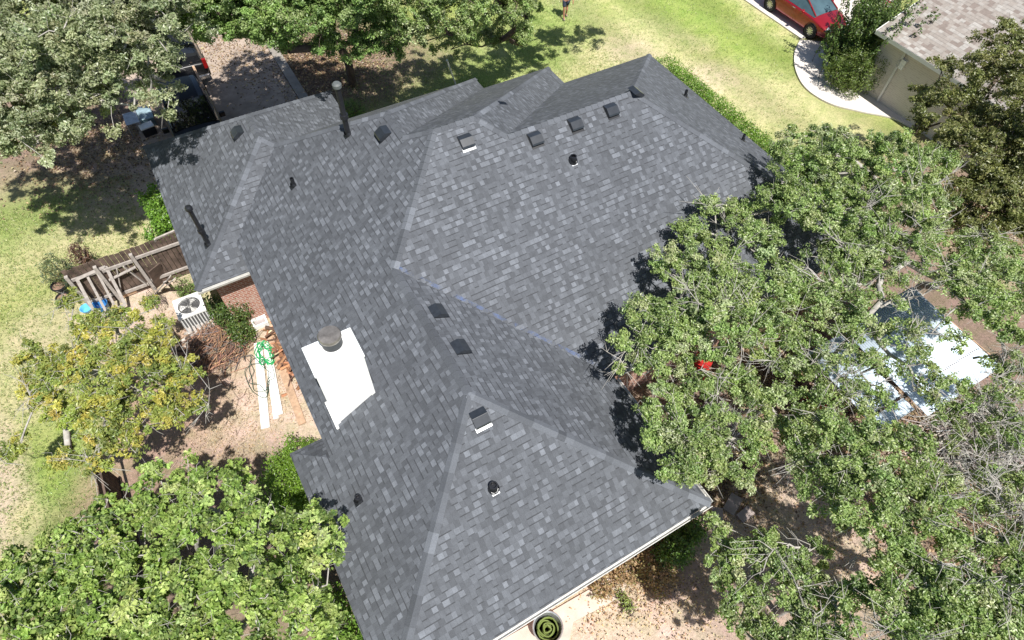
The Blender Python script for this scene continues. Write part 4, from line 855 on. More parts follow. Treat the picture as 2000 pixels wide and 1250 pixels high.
# ------------------------------------------------------------------ side yard things
FY = 16.9
def fence():
    x0, x1 = pt(175, 575).x, -1.5; root = thing("wooden_fence", ((x0 + x1) / 2, FY, 0), "weathered brown picket fence with grey rails joining the garage", "fence"); X = Matrix.Translation(-Vector(root.location)); rng = random.Random(2)
    mb = MB(); x = x0
    while x < x1:
        h = 1.83 + rng.uniform(-.03, .02); mb.box((x + .07, FY + .03 + rng.uniform(-.004, .004), h / 2 + .03), (.135, .018, h)); x += .148
    mb.build("pickets", M['wood'], root, xf=X)
    gx0, gx1 = pt(240, 590).x, pt(300, 560).x
    for z in (.35, 1.45):
        for xa, xb in ((gx1, x1), (x0, gx0)): mb = MB(); mb.box(((xa + xb) / 2, FY - .02, z), (xb - xa, .05, .10)); mb.build("rail", M['wood2'], root, xf=X)
    for px in (x0 + .05, gx0 - .02, gx1 + .02, x1 - .1):
        mb = MB(); mb.box((px, FY - .08, .85), (.1, .1, 1.75)); mb.build("post", M['wood2'], root, xf=X, bevel=.006)
    # gate frame with diagonal braces
    mb = MB(); a, b = gx0 + .06, gx1 - .06
    for z in (.25, 1.4): mb.box(((a + b) / 2, FY - .03, z), (b - a, .045, .11))
    mb.bar((a + .05, FY - .075, .3), ((a + b) / 2 - .05, FY - .075, 1.36), .035, .09, (0, 1, 0)); mb.bar((b - .05, FY - .075, .3), ((a + b) / 2 + .15, FY - .075, 1.36), .035, .09, (0, 1, 0)); mb.bar((a + .02, FY - .11, 1.05), (b, FY - .11, 1.2), .03, .09, (0, 1, 0)); mb.build("gate_brace", M['wood2'], root, xf=X)
    # side run coming forward
fence()
def frame_thing(name, label, cat, pts_, mat, wd=.08, th=.045, rails=0):
    c = sum((Vector(p) for p in pts_), Vector()) / len(pts_); root = thing(name, (c.x, c.y, 0), label, cat); X = Matrix.Translation(-Vector(root.location)); mb = MB()
    n = (Vector(pts_[1]) - Vector(pts_[0])).cross(Vector(pts_[2]) - Vector(pts_[1])).normalized()
    for i in range(4): mb.bar(pts_[i], pts_[(i + 1) % 4], wd, th, n)
    mb.build("frame", mat, root, xf=X)
    if rails:
        mb = MB()
        for i in range(rails):
            t = (i + 1) / (rails + 1); a = Vector(pts_[0]).lerp(Vector(pts_[1]), t); b = Vector(pts_[3]).lerp(Vector(pts_[2]), t); mb.bar(a + n * .03, b + n * .03, .07, .02, n)
        mb.build("slats", mat, root, xf=X)
    return root
frame_thing("timber_frame", "grey timber frame lying against the left part of the fence", "frame", [pt(150, 545, 1.5), pt(206, 520, 1.5), pt(245, 595, .3), pt(190, 620, .3)], M['wood2'], .09, .05, 2)
frame_thing("wooden_trellis", "pale open wooden frame standing above the fence beside the garage", "frame", [pt(303, 467, 1.9), pt(343, 450, 1.9), pt(347, 465, 1.5), pt(305, 480, 1.5)], M['wood2'], .07, .05)
p0 = pt(235, 582); p1 = pt(300, 552)
t = thing("timber_beam", (p0.lerp(p1, .5).x, p0.lerp(p1, .5).y, 0), "pale timber beam lying along the foot of the fence gate", "beam"); mb = MB(); mb.bar(p0 + Vector((0, 0, .1)), p1 + Vector((.3, .0, .1)), .2, .16); mb.build("beam", M['wood3'], t, xf=Matrix.Translation(-t.location), bevel=.01)
# leaning boards beside the air conditioner
a = pt(303, 575); t = thing("leaning_boards", (a.x, a.y, 0), "grey and brown boards leaning together beside the air conditioner", "boards"); X = Matrix.Translation(-t.location)
mb = MB(); mb.bar(a, pt(332, 540, 1.2), .12, .03); mb.bar(a + Vector((.25, .1, 0)), pt(340, 545, 1.3), .14, .03); mb.bar(a + Vector((.5, .2, 0)), pt(322, 550, 1.0), .1, .03); mb.build("grey_boards", M['wood2'], t, xf=X)
mb = MB(); mb.box(a + Vector((.35, .25, .5)), (.45, .03, 1.0), (.25, 0, .5)); mb.build("brown_board", M['wood'], t, xf=X)
# roll of dark wire
a = pt(318, 600); t = thing("wire_roll", (a.x, a.y, 0), "dark roll of wire fencing standing left of the air conditioner", "wire roll"); mb = MB()
for k in range(14): mb.lathe([(.16 + .02 * math.sin(k), .06 * k), (.165 + .02 * math.sin(k), .06 * k + .01)], (0, 0, 0), 12)
for k in range(10): an = k * .63; mb.tube([(.17 * math.cos(an), .17 * math.sin(an), 0), (.17 * math.cos(an + .2), .17 * math.sin(an + .2), .85)], .006, 4)
mb.build("wire", M['black'], t)

def aircon():
    c = sum([pt(340, 588, .8), pt(385, 571, .8), pt(401, 605, .8), pt(352, 625, .8)], Vector()) / 4; root = thing("air_conditioner", (c.x, c.y, 0), "square pale air conditioning unit with a round fan grille on top", "air conditioner"); s = .40
    mb = MB(); mb.box((0, 0, .39), (2 * s - .03, 2 * s - .03, .74)); mb.build("coil", plain("coil_dark", (.10, .10, .10), .7), root)
    mb = MB()
    for k in range(9):
        q = -s + .04 + k * (2 * s - .08) / 8
        for sy in (-1, 1): mb.box((q, sy * (s - .004), .4), (.03, .012, .76)); mb.box((sy * (s - .004), q, .4), (.012, .03, .76))
    mb.box((0, 0, .03), (2 * s + .02, 2 * s + .02, .06)); mb.build("louvres", M['whitemetal'], root)
    mb = MB(); n = 32; R = .33; vs = []; 
    for k in range(n):
        an = 2 * math.pi * k / n; ca, sa = math.cos(an), math.sin(an); m_ = max(abs(ca), abs(sa)); e = s + .015; vs += [(ca * R, sa * R, .83), (ca / m_ * e, sa / m_ * e, .82), (ca * R, sa * R, .76), (ca / m_ * e, sa / m_ * e, .76)]
    fs = []
    for k in range(n): a, b = 4 * k, 4 * ((k + 1) % n); fs += [(a, b, b + 1, a + 1), (a, a + 2, b + 2, b), (a + 1, b + 1, b + 3, a + 3)]
    mb.add(vs, fs); mb.build("top_panel", M['whitemetal'], root)
    mb = MB()
    for k in range(3):
        an = k * 2.09 + .9; mb.add([(.05 * math.cos(an), .05 * math.sin(an), .79), (.28 * math.cos(an - .35), .28 * math.sin(an - .35), .80), (.30 * math.cos(an + .1), .30 * math.sin(an + .1), .77), (.28 * math.cos(an + .45), .28 * math.sin(an + .45), .765)], [(0, 1, 2, 3)])
    mb.lathe([(.07, .76), (.07, .81), (0, .815)], (0, 0, 0), 12); mb.build("fan", M['gutter'], root)
    mb = MB()
    for k in range(1, 6):
        r = .33 * k / 5.5; prev = None; P_ = [(r * math.cos(2 * math.pi * j / 24), r * math.sin(2 * math.pi * j / 24), .84) for j in range(25)]; mb.tube(P_, .004, 4)
    for k in range(6): an = k * math.pi / 6; mb.tube([(-.33 * math.cos(an), -.33 * math.sin(an), .845), (.33 * math.cos(an), .33 * math.sin(an), .845)], .004, 4)
    mb.build("grille", M['black'], root)
aircon()
a = pt(388, 630, .25); t = thing("wooden_pallet", (a.x, a.y, 0), "small slatted pallet propped in front of the air conditioner", "pallet", None, .1); mb = MB()
for k in range(6): mb.box((-.32 + k * .13, -.1, .28), (.075, .55, .02), (.45, 0, 0))
mb.box((0, .08, .34), (.8, .06, .05)); mb.box((0, -.28, .16), (.8, .06, .05)); mb.build("slats", M['wood2'], t)
a = pt(385, 650, .1); t = thing("wooden_plank", (a.x, a.y, 0), "short brown plank lying below the small pallet", "plank", None, .35); mb = MB(); mb.box((0, 0, .1), (.75, .22, .05)); mb.build("plank", M['wood'], t, bevel=.006)

def pile(name, label, cat, c, rx, ry, h, n, seed, mats, Lr=(.3, .9), r=.009, kind='stuff'):
    rng = np.random.default_rng(seed); A = []; B = []; ra = []
    for _ in range(n):
        q = np.array([rng.normal(0, rx * .45), rng.normal(0, ry * .45), 0]); q[2] = abs(rng.normal(0, 1)) * h * .5 * max(0, 1 - (q[0] / rx) ** 2 * .5 - (q[1] / ry) ** 2 * .5) + .02; th = rng.normal(.6, .7); L = rng.uniform(*Lr); d = np.array([math.cos(th), math.sin(th), rng.normal(0, .18)])
        p = q - d * L / 2; m = q + rng.normal(0, .04, 3); e = q + d * L / 2; p[2] = max(p[2], .01); e[2] = max(e[2], .01); A += [p, m]; B += [m, e]; rr = r * rng.uniform(.5, 1.8); ra += [rr, rr * .8]
    A = np.array(A); B = np.array(B); V, Q = tubes(A, B, ra, [q * .7 for q in ra], 4); cols = np.repeat(np.repeat(pal(rng, len(A) // 2, mats, .25), 2, 0), 8, 0)
    o = link(name, np_mesh(name, V, Q, cols), STICK); o.location = (c.x, c.y, 0); return tag(o, label, cat, kind=kind)
STICK = col_mat("stick_bark", .9, .2, .25, 60, 0)
pile("brush_pile", "pile of cut brown branches and twigs beside the white boards", "brush pile", pt(425, 680), .95, .8, .5, 1500, 3, [(.30, .17, .11, 3), (.2, .13, .10, 3), (.16, .14, .13, 2), (.42, .26, .16, 1)])
pile("dead_branches", "heap of bare grey branches under the lower right trees", "branches", pt(1900, 860), 1.6, 1.0, .6, 420, 5, [(.40, .37, .33, 3), (.28, .25, .22, 2)], (.8, 2.2), .016)
pile("dead_branches", "bundle of pale grey branches on the ground right of the near roof corner", "branches", pt(1400, 845), .7, .8, .8, 160, 6, [(.42, .40, .37, 3), (.3, .28, .25, 2)], (.6, 1.4), .012)

# white boards with a tangle of green cord
for i, (p, q, wd, lab) in enumerate([((505, 672), (520, 838), .24, "left of the three long white boards lying on the dirt"), ((520, 668), (541, 820), .15, "middle one of the three long white boards lying on the dirt"), ((527, 690), (549, 812), .16, "right and shortest of the three long white boards on the dirt")]):
    a, b = pt(*p), pt(*q); c = a.lerp(b, .5); t = thing("white_board", (c.x, c.y, 0), lab, "board", "long white boards in the side yard"); mb = MB(); z = .06 + i * .012
    a.z = z; b.z = z; mb.bar(a, b, wd, .035); d = (b - a).normalized(); s = Vector((-d.y, d.x, 0)) * wd * .42; mb.bar(a + s + Vector((0, 0, .02)), b + s + Vector((0, 0, .02)), .02, .03); mb.build("board", M['board'], t, xf=Matrix.Translation(-t.location))
rng_ = random.Random(5)
def tangle(name, label, cat, c, rx, ry, n, r, mat, z0=.08, seed=1):
    rg = random.Random(seed); o_ = MB(); P_ = []; th = 0
    for i in range(n):
        th += rg.uniform(.35, .8); k = rg.uniform(.35, 1.0); P_.append(Vector((math.cos(th) * rx * k, math.sin(th) * ry * k, z0 + rg.uniform(0, .08))))
    o_.tube(smooth_line(P_, 4), r, 5); o = o_.build(name, mat, None, smooth=True); o.location = (c.x, c.y, 0); return tag(o, label, cat)
tangle("cord_tangle", "bright green cord tangled over the top of the white boards", "cord", pt(520, 695), .28, .55, 90, .012, M['green'], seed=2)
tangle("dark_hose", "thin dark green hose looped loosely across the white boards", "hose", pt(512, 735), .45, .9, 34, .009, plain("dark_green_hose", (.02, .07, .05), .5), seed=4)
# tan timber edging and rubble by the wall
for i, (p, q, wd, lab) in enumerate([((528, 655), (592, 830), .22, "long tan plank lying between the white boards and the house"), ((545, 650), (575, 720), .12, "short tan plank close under the left eave")]):
    a, b = pt(*p), pt(*q); c = a.lerp(b, .5); t = thing("wooden_plank", (c.x, c.y, 0), lab, "plank"); a.z = b.z = .07 + i * .05; mb = MB(); mb.bar(a, b, wd, .06); mb.build("plank", M['wood3'], t, xf=Matrix.Translation(-t.location), bevel=.008)
pile("firewood_heap", "heap of reddish brown wood scraps under the left eave", "firewood", pt(560, 690), .35, 1.1, .35, 160, 9, [(.32, .16, .09, 3), (.14, .08, .06, 2), (.45, .32, .22, 1)], (.25, .6), .035)
def rocks(name, label, c, spread, n, size, seed, col):
    rg = random.Random(seed)
    me = bpy.data.meshes.new(name); bm = bmesh.new()
    for _ in range(n):
        s = size * rg.uniform(.5, 1.3); r = bmesh.ops.create_icosphere(bm, subdivisions=1, radius=s, matrix=Matrix.Translation((rg.uniform(-1, 1) * spread[0], rg.uniform(-1, 1) * spread[1], s * .4)) @ Euler((rg.random() * 3, rg.random() * 3, 0)).to_matrix().to_4x4() @ Matrix.Diagonal((1, rg.uniform(.6, 1), rg.uniform(.4, .7), 1)))
        for v in r['verts']: v.co += Vector((rg.uniform(-1, 1), rg.uniform(-1, 1), rg.uniform(-1, 1))) * s * .15
    bm.to_mesh(me); bm.free(); o = link(name, me, plain(name + "_stone", col, .9, 0, .25, 8, .2, 0, .4)); o.location = (c.x, c.y, 0); tag(o, label, "rubble", kind='stuff')
rocks("rubble", "scatter of pale broken stones in front of the air conditioner", pt(375, 660), (.6, .25), 26, .09, 3, (.5, .45, .4))
a = pt(507, 628, .15); t = thing("window_frame", (a.x, a.y, 0), "small white square frame standing at the foot of the brick wall", "frame"); mb = MB(); s = .2
for sx in (-1, 1): mb.box((sx * s, 0, .12), (.06, .4, .2)); mb.box((0, sx * s * .85, .12), (.34, .06, .2))
mb.build("frame", M['whitemetal'], t, bevel=.006); mb = MB(); mb.box((0, 0, .1), (.34, .28, .02)); mb.build("pane", plain("dusty_glass", (.35, .32, .32), .3), t)
# blue things under the yellow tree
a = pt(205, 606); t = thing("blue_bucket", (a.x, a.y, 0), "blue plastic bucket, larger of two blue things under the yellow tree", "bucket"); mb = MB(); mb.lathe([(.0, .01), (.17, .01), (.22, .34), (.235, .36), (.215, .345), (.165, .03), (0, .03)], (0, 0, 0), 20); mb.build("bucket", M['blue'], t, smooth=True); mb = MB(); mb.tube([(.22 * math.cos(a_), .05, .35 + .2 * math.sin(a_)) for a_ in np.linspace(0, math.pi, 9)], .006, 5); mb.build("handle", M['lead'], t)
a = pt(172, 606); t = thing("blue_basin", (a.x, a.y, 0), "small light blue basin left of the blue bucket", "basin"); mb = MB(); mb.lathe([(.0, .01), (.13, .01), (.19, .14), (.17, .14), (.12, .03), (0, .03)], (0, 0, 0), 20); mb.build("basin", plain("light_blue_plastic", (.12, .42, .7), .4), t, smooth=True)
# big dark flower pot by the fence end
for (u, v, s, lab) in [(128, 572, 1.0, "upper of two dark round pots at the left end of the fence"), (132, 592, .8, "lower of two dark round pots at the left end of the fence")]:
    a = pt(u, v); t = thing("flower_pot", (a.x, a.y, 0), lab, "pot", "dark pots by the fence end"); mb = MB(); mb.lathe([(0, 0), (.16 * s, 0), (.22 * s, .36 * s), (.25 * s, .36 * s), (.25 * s, .42 * s), (.21 * s, .42 * s), (.2 * s, .33 * s), (0, .33 * s)], (0, 0, 0), 20); mb.build("pot", M['black'], t, smooth=True)
    mb = MB(); mb.lathe([(.205 * s, .36 * s), (0, .37 * s)], (0, 0, 0), 16); mb.build("soil", M['litter'], t)
# brown fence panel along the left boundary
a, b = pt(205, 985), pt(262, 905); 
root = thing("fence_panel", ((a.x + b.x) / 2, (a.y + b.y) / 2, 0), "dark brown fence panel between the yellow tree and the broad leaved trees", "fence"); X = Matrix.Translation(-Vector(root.location)); mb = MB(); yy = 5.2; fx = pt(222, 960, .9).x
mb2 = MB(); yy = 6.0
while yy < 10.4: mb.box((fx, yy, .9), (.02, .135, 1.75 + .04 * math.sin(yy * 9))); yy += .148
mb.build("pickets", M['wood'], root, xf=X); 
for z in (.4, 1.5): mb2 = MB(); mb2.box((fx + .035, 8.2, z), (.05, 4.4, .09)); mb2.build("rail", M['wood'], root, xf=X)
# old log by the AC
a, b = pt(332, 650), pt(352, 690); t = thing("fallen_log", (a.x, a.y, 0), "dark weathered log lying left of the brush pile", "log"); mb = MB(); q = Vector((a.x, a.y, 0)); mb.tube([a - q + Vector((0, 0, .13)), a.lerp(b, .5) - q + Vector((.03, 0, .14)), b - q + Vector((0, 0, .12))], [.13, .12, .10], 10); mb.build("log", M['bark_brown'], t, smooth=True)

# thin white pole on the front lawn
a = pt(890, 165); t = thing("white_pole", (a.x, a.y, 0), "thin white pole standing on the lawn in front of the bays", "pole"); mb = MB(); hp = .1
best = min(np.arange(.2, 4, .05), key=lambda z: (pt(873, 118, z).xy - Vector((a.x, a.y))).length)
mb.tube([(0, 0, 0), (pt(873, 118, best).x - a.x, pt(873, 118, best).y - a.y, best)], .034, 8); mb.lathe([(.0, best + .04), (.045, best + .02), (.045, best - .02)], (pt(873, 118, best).x - a.x, pt(873, 118, best).y - a.y, 0), 10); mb.build("pole", M['white'], t)

# things beside the pickup
a = pt(283, 222, .4); t = thing("storage_bin", (a.x, a.y, 0), "pale blue clear plastic storage bin beside the pickup", "bin", None, .0); mb = MB(); mb.box((0, 0, .22), (.5, .85, .40)); mb.build("tub", plain("clear_blue_plastic", (.18, .27, .32), .15, 0, .3, 5), t, bevel=.04); mb = MB(); mb.box((0, 0, .44), (.56, .92, .05)); mb.build("lid", plain("pale_lid", (.25, .34, .38), .2, 0, .3, 5), t, bevel=.02)
a = pt(258, 235, .5); t = thing("work_table", (a.x, a.y, 0), "small metal table left of the storage bin", "table"); mb = MB(); mb.box((0, 0, .6), (.5, .8, .03)); mb.build("tabletop", M['lead'], t, bevel=.005)
for sx in (-1, 1):
    for sy in (-1, 1): mb = MB(); mb.tube([(sx * .22, sy * .36, .6), (sx * .24, sy * .4, 0)], .015, 6); mb.build("leg", M['lead'], t)
a = pt(288, 250, .3); t = thing("cool_box", (a.x, a.y, 0), "black and white cool box below the storage bin", "cool box", None, .15); mb = MB(); mb.box((0, 0, .2), (.5, .36, .36)); mb.build("box", M['black'], t, bevel=.03); mb = MB(); mb.box((0, 0, .41), (.52, .38, .06)); mb.build("lid", M['whitemetal'], t, bevel=.02)

# ------------------------------------------------------------------ back yard things
def shed():
    z = 2.5; xr = pt(1962, 712, z).x; yt = pt(1785, 558, z).y; yb = pt(1962, 712, z).y; xl = pt(1765, 835, z).x - .5; root = thing("metal_shed", ((xl + xr) / 2, (yt + yb) / 2, 0), "open shed with a white corrugated metal roof showing through the oak leaves", "shed"); X = Matrix.Translation(-Vector(root.location))
    yb2 = pt(1768, 832, z).y; mb = MB(); per = .076; ys = []; 
    def sheet(xa, xb, ya, yb_, zz, nm):
        nx = int((xb - xa) / (per / 6)); V = []; Q = []
        for i in range(nx + 1):
            x = xa + (xb - xa) * i / nx; h = .018 * math.sin(2 * math.pi * x / per)
            V += [(x, ya, zz + h), (x, yb_, zz + h - .12)]
        Q = [(2 * i, 2 * i + 2, 2 * i + 3, 2 * i + 1) for i in range(nx)]
        me = np_mesh(nm, [tuple(X @ Vector(v)) for v in V], Q, None, True); o = link(nm, me, M['corr'], root); s = o.modifiers.new("s", 'SOLIDIFY'); s.thickness = .004
    xm = pt(1720, 700, z).x - .2
    sheet(xm, xr, yt, yb, z, "roof_sheet"); sheet(xl, xm - .1, yt - .15, yb + .3, z - .05, "roof_sheet")
    for x in (xl + .1, xm + .1, xr - .1):
        for y in (yt - .6, yb + .7): mb = MB(); mb.box((x, y, 1.15), (.09, .09, 2.28)); mb.build("post", M['wood'], root, xf=X)
    mb = MB()
    for y in (yt - .6, yb + .7): mb.box(((xl + xr) / 2, y, z - .14), (xr - xl, .05, .1))
    mb.build("beam", M['wood'], root, xf=X)
    mb = MB(); mb.box((xr + .02, (yt + yb) / 2, z - .12), (.03, yt - yb, .1)); mb.build("edge_board", M['wood3'], root, xf=X)
shed()
def chair(u, v, lab, rz):
    a = pt(u, v, .45); t = thing("plastic_chair", (a.x, a.y, 0), lab, "chair", "red plastic chairs under the oaks", rz); mb = MB(); mb.box((0, 0, .43), (.5, .48, .04)); mb.build("seat", M['red'], t, bevel=.015); mb = MB(); mb.box((0, .24, .68), (.5, .035, .5), (-.15, 0, 0)); mb.build("backrest", M['red'], t, bevel=.012)
    for sx in (-1, 1):
        for sy in (-1, 1): mb = MB(); mb.bar((sx * .2, sy * .18, .42), (sx * .25, sy * .23, 0), .04, .04); mb.build("leg", M['red'], t)
        mb = MB(); mb.bar((sx * .25, -.2, .64), (sx * .25, .26, .66), .05, .03); mb.bar((sx * .25, -.2, .64), (sx * .25, -.22, .43), .04, .03); mb.build("armrest", M['red'], t)
chair(1372, 712, "bright red plastic chair under the oak nearest the roof valley", .5); chair(1664, 768, "red plastic chair in the gap left of the white shed roof", 1.2); chair(1594, 786, "red plastic chair beside the green ball", 2.4)
a = pt(1595, 768, .15); o = MB(); o.lathe([(.16 * math.sin(t_), .16 - .16 * math.cos(t_)) for t_ in np.linspace(0, math.pi, 11)], (0, 0, 0), 16); o = o.build("ball", plain("teal_ball", (.02, .4, .25), .35), None, smooth=True); o.location = (a.x, a.y, 0); tag(o, "small teal green ball between the red chairs", "ball")
# stepping slabs near the corner
for i, (u, v, s, r) in enumerate([(1430, 985, .55, .4), (1400, 1010, .5, .9), (1455, 1005, .45, .1)]):
    a = pt(u, v); t = MB(); t.box((0, 0, .03), (s, s * .6, .06)); t = t.build("stone_slab", plain("grey_slab", (.3, .25, .23), .9, 0, .2, 6), None, bevel=.01); t.location = (a.x, a.y, 0); t.rotation_euler = (0, 0, r); tag(t, ["largest flat slab just right of the nearest roof corner", "flat slab half under the nearest roof corner", "smallest flat slab right of the nearest roof corner"][i], "slab", "slabs by the near corner")
# galvanised tub with coiled hose
def tub():
    a = pt(1069, 1228, .2); root = thing("round_tub", (a.x, a.y, 0), "round metal tub on the patio below the near eave", "tub"); mb = MB(); R = .34; mb.lathe([(0, .02), (R * .9, .0), (R, .36), (R + .02, .38), (R + .02, .40), (R - .01, .39), (R * .88, .03), (0, .03)], (0, 0, 0), 30); mb.build("tub", M['lead'], root, smooth=True)
    mb = MB(); mb.lathe([(R + .0, .385), (R + .03, .40), (R + .015, .42), (R - .01, .40)], (0, 0, 0), 30); mb.build("rim", M['lead'], root, smooth=True)
    P_ = []; 
    for k in range(110): an = k * .42; r = R * (.82 - .62 * abs(math.sin(k * .043))); P_.append((r * math.cos(an) + .02 * math.sin(k), r * math.sin(an), .06 + k * .0019))
    mb = MB(); mb.tube(P_, .022, 6); o = mb.build("garden_hose", plain("yellow_green_hose", (.12, .16, .035), .45, 0, .2), None, smooth=True); o.location = (a.x, a.y, .005); tag(o, "green garden hose coiled inside the round tub", "hose")
tub()
# fallen leaves scattered over the near ground and yard
def litter(name, label, centres, n, seed, cols, L=.07):
    rng = np.random.default_rng(seed); P_ = []
    for (u, v, r, wgt) in centres:
        c = pt(u, v); k = int(n * wgt); q = rng.normal(0, r * .5, (k, 2)) + [c.x, c.y]; P_.append(np.column_stack([q, rng.uniform(.0, .05, k)]))
    P_ = np.concatenate(P_); m = len(P_); nr = unit(rng.normal(0, .35, (m, 3)) + [0, 0, 1]); s = rng.uniform(.6, 1.4, m); V, Q, C_ = leaves(P_, nr, L * s, L * .6 * s, pal(rng, m, cols, .25), rng); o = link(name, np_mesh(name, V, Q, C_), LEAF); tag(o, label, "leaf litter", kind='stuff')
BR = [(.36, .25, .15, 3), (.22, .14, .09, 3), (.12, .08, .06, 2), (.5, .4, .25, 1)]
BR2 = [(.50, .36, .22, 4), (.34, .22, .14, 2), (.16, .11, .08, 1), (.6, .5, .34, 1.5)]
litter("fallen_leaves", "dry brown leaves scattered on the bare ground at the bottom", [(1250, 1110, 1.2, .3), (1330, 1150, 1.5, .25), (1180, 1190, 1.0, .08), (1470, 1010, 1.5, .2), (1620, 1090, 1.5, .2)], 5000, 71, BR2, .055)
litter("yard_leaves", "leaf litter covering the shaded back yard", [(1500, 700, 3, .3), (1700, 800, 3, .3), (1850, 1000, 3, .3), (1400, 900, 1.5, .2), (1880, 420, 2.0, .2)], 16000, 72, BR, .09)
litter("driveway_leaves", "leaf litter under the oaks on the street side", [(560, 110, 3.2, .3), (650, 130, 2.6, .3), (200, 290, 3, .3), (420, 100, 2.5, .2)], 16000, 73, BR, .09)

litter("ground_debris", "small dead leaves and chips scattered on the side yard dirt", [(430, 850, 1.8, .4), (560, 760, 1.2, .2), (330, 640, 1.2, .2), (480, 900, 1.2, .2)], 4500, 74, BR2, .035)
pile("fallen_twigs", "thin dead twigs strewn over the side yard dirt", "twigs", pt(450, 840), 2.6, 2.2, .02, 160, 12, [(.35, .26, .2, 2), (.2, .15, .12, 1)], (.12, .4), .005)
# grass tufts on the lawns
def grass():
    rng = np.random.default_rng(80); P_ = []
    regs = [((17, 46), (8, 34), 52000), ((6, 18), (18.8, 32), 26000), ((-12, -2.6), (5, 23), 42000)]
    for (x0, x1), (y0, y1), n in regs: P_.append(np.column_stack([rng.uniform(x0, x1, n), rng.uniform(y0, y1, n), np.zeros(n)]))
    P_ = np.concatenate(P_)
    f = np.sin(P_[:, 0] * 1.3 + 1.2 * np.sin(P_[:, 1] * .9)) + np.sin(P_[:, 1] * 1.7 + np.sin(P_[:, 0] * .7) * 1.5)
    P_ = P_[(rng.random(len(P_)) < .6 + .08 * f)]
    ok = ~((P_[:, 0] > XD - .05) & (P_[:, 0] < XD + 5.6) & (P_[:, 1] > pt(1562, 78).y)); P_ = P_[ok]
    d = np.array([(P_[:, 0] - pt(1700, 195).x), (P_[:, 1] - pt(1700, 195).y)]); P_ = P_[np.hypot(*d) > 3.0]
    ok = ~((P_[:, 0] > -5.8) & (P_[:, 0] < 0) & (P_[:, 1] < 17)); P_ = P_[ok]; ok = ~((P_[:, 0] > -3.2) & (P_[:, 0] < 5.5)); P_ = P_[ok]
    m = len(P_); k = 3; P3 = np.repeat(P_, k, 0) + np.column_stack([rng.normal(0, .03, (m * k, 2)), np.zeros(m * k)]); n = len(P3); th = rng.uniform(0, 2 * np.pi, n); h = rng.uniform(.03, .07, n); wv = np.column_stack([np.cos(th), np.sin(th), np.zeros(n)]) * .012
    tip = P3 + np.column_stack([rng.normal(0, .03, (n, 2)), h]); V = np.stack([P3 - wv, P3 + wv, tip], 1).reshape(-1, 3)
    cols = np.repeat(pal(rng, n, [(.26, .33, .11, 4), (.20, .29, .08, 3), (.42, .40, .22, 4)], .2), 3, 0)
    o = link("grass", np_mesh("grass", V, np.arange(3 * n).reshape(n, 3), cols), LEAF); tag(o, "short patchy green and straw coloured grass", "grass", kind='stuff')
grass()

# ------------------------------------------------------------------ flag and person
a = pt(1716, 5, 2.6); t = thing("striped_flag", (a.x, a.y, 0), "red and white striped flag at the end of the neighbouring roof", "flag"); mb = MB(); mb.tube([(0, 0, 0), (0, 0, 3.4)], .02, 8); mb.build("flag_pole", M['whitemetal'], t)
m, nt_, p_ = newmat("flag_cloth"); sp = N(nt_, "ShaderNodeSeparateXYZ"); tc = N(nt_, "ShaderNodeUVMap"); tc.uv_map = "UVMap"; nt_.links.new(tc.outputs[0], sp.inputs[0])
st = math_(nt_, 'LESS_THAN', math_(nt_, 'FRACT', math_(nt_, 'MULTIPLY', sp.outputs[1], 6.5)), .5); cn = math_(nt_, 'MULTIPLY', math_(nt_, 'LESS_THAN', sp.outputs[0], .4), math_(nt_, 'GREATER_THAN', sp.outputs[1], .46))
nt_.links.new(mix(nt_, cn, mix(nt_, st, (.8, .78, .76), (.5, .03, .04)), (.02, .03, .15)), p_.inputs['Base Color']); p_.inputs['Roughness'].default_value = .8
V = []; UV = []; nx = 14
for i in range(nx + 1):
    for j in range(2): V.append((.02 + i * .075, .06 * math.sin(i * .8), 2.3 + j * .8 - i * .015)); UV.append((i / nx, j))
Q = [(2 * i, 2 * i + 2, 2 * i + 3, 2 * i + 1) for i in range(nx)]; me = np_mesh("flag", V, Q, None, True); ul = me.uv_layers.new(name="UVMap")
for l in me.loops: ul.data[l.index].uv = UV[l.vertex_index]
link("flag", me, m, t)

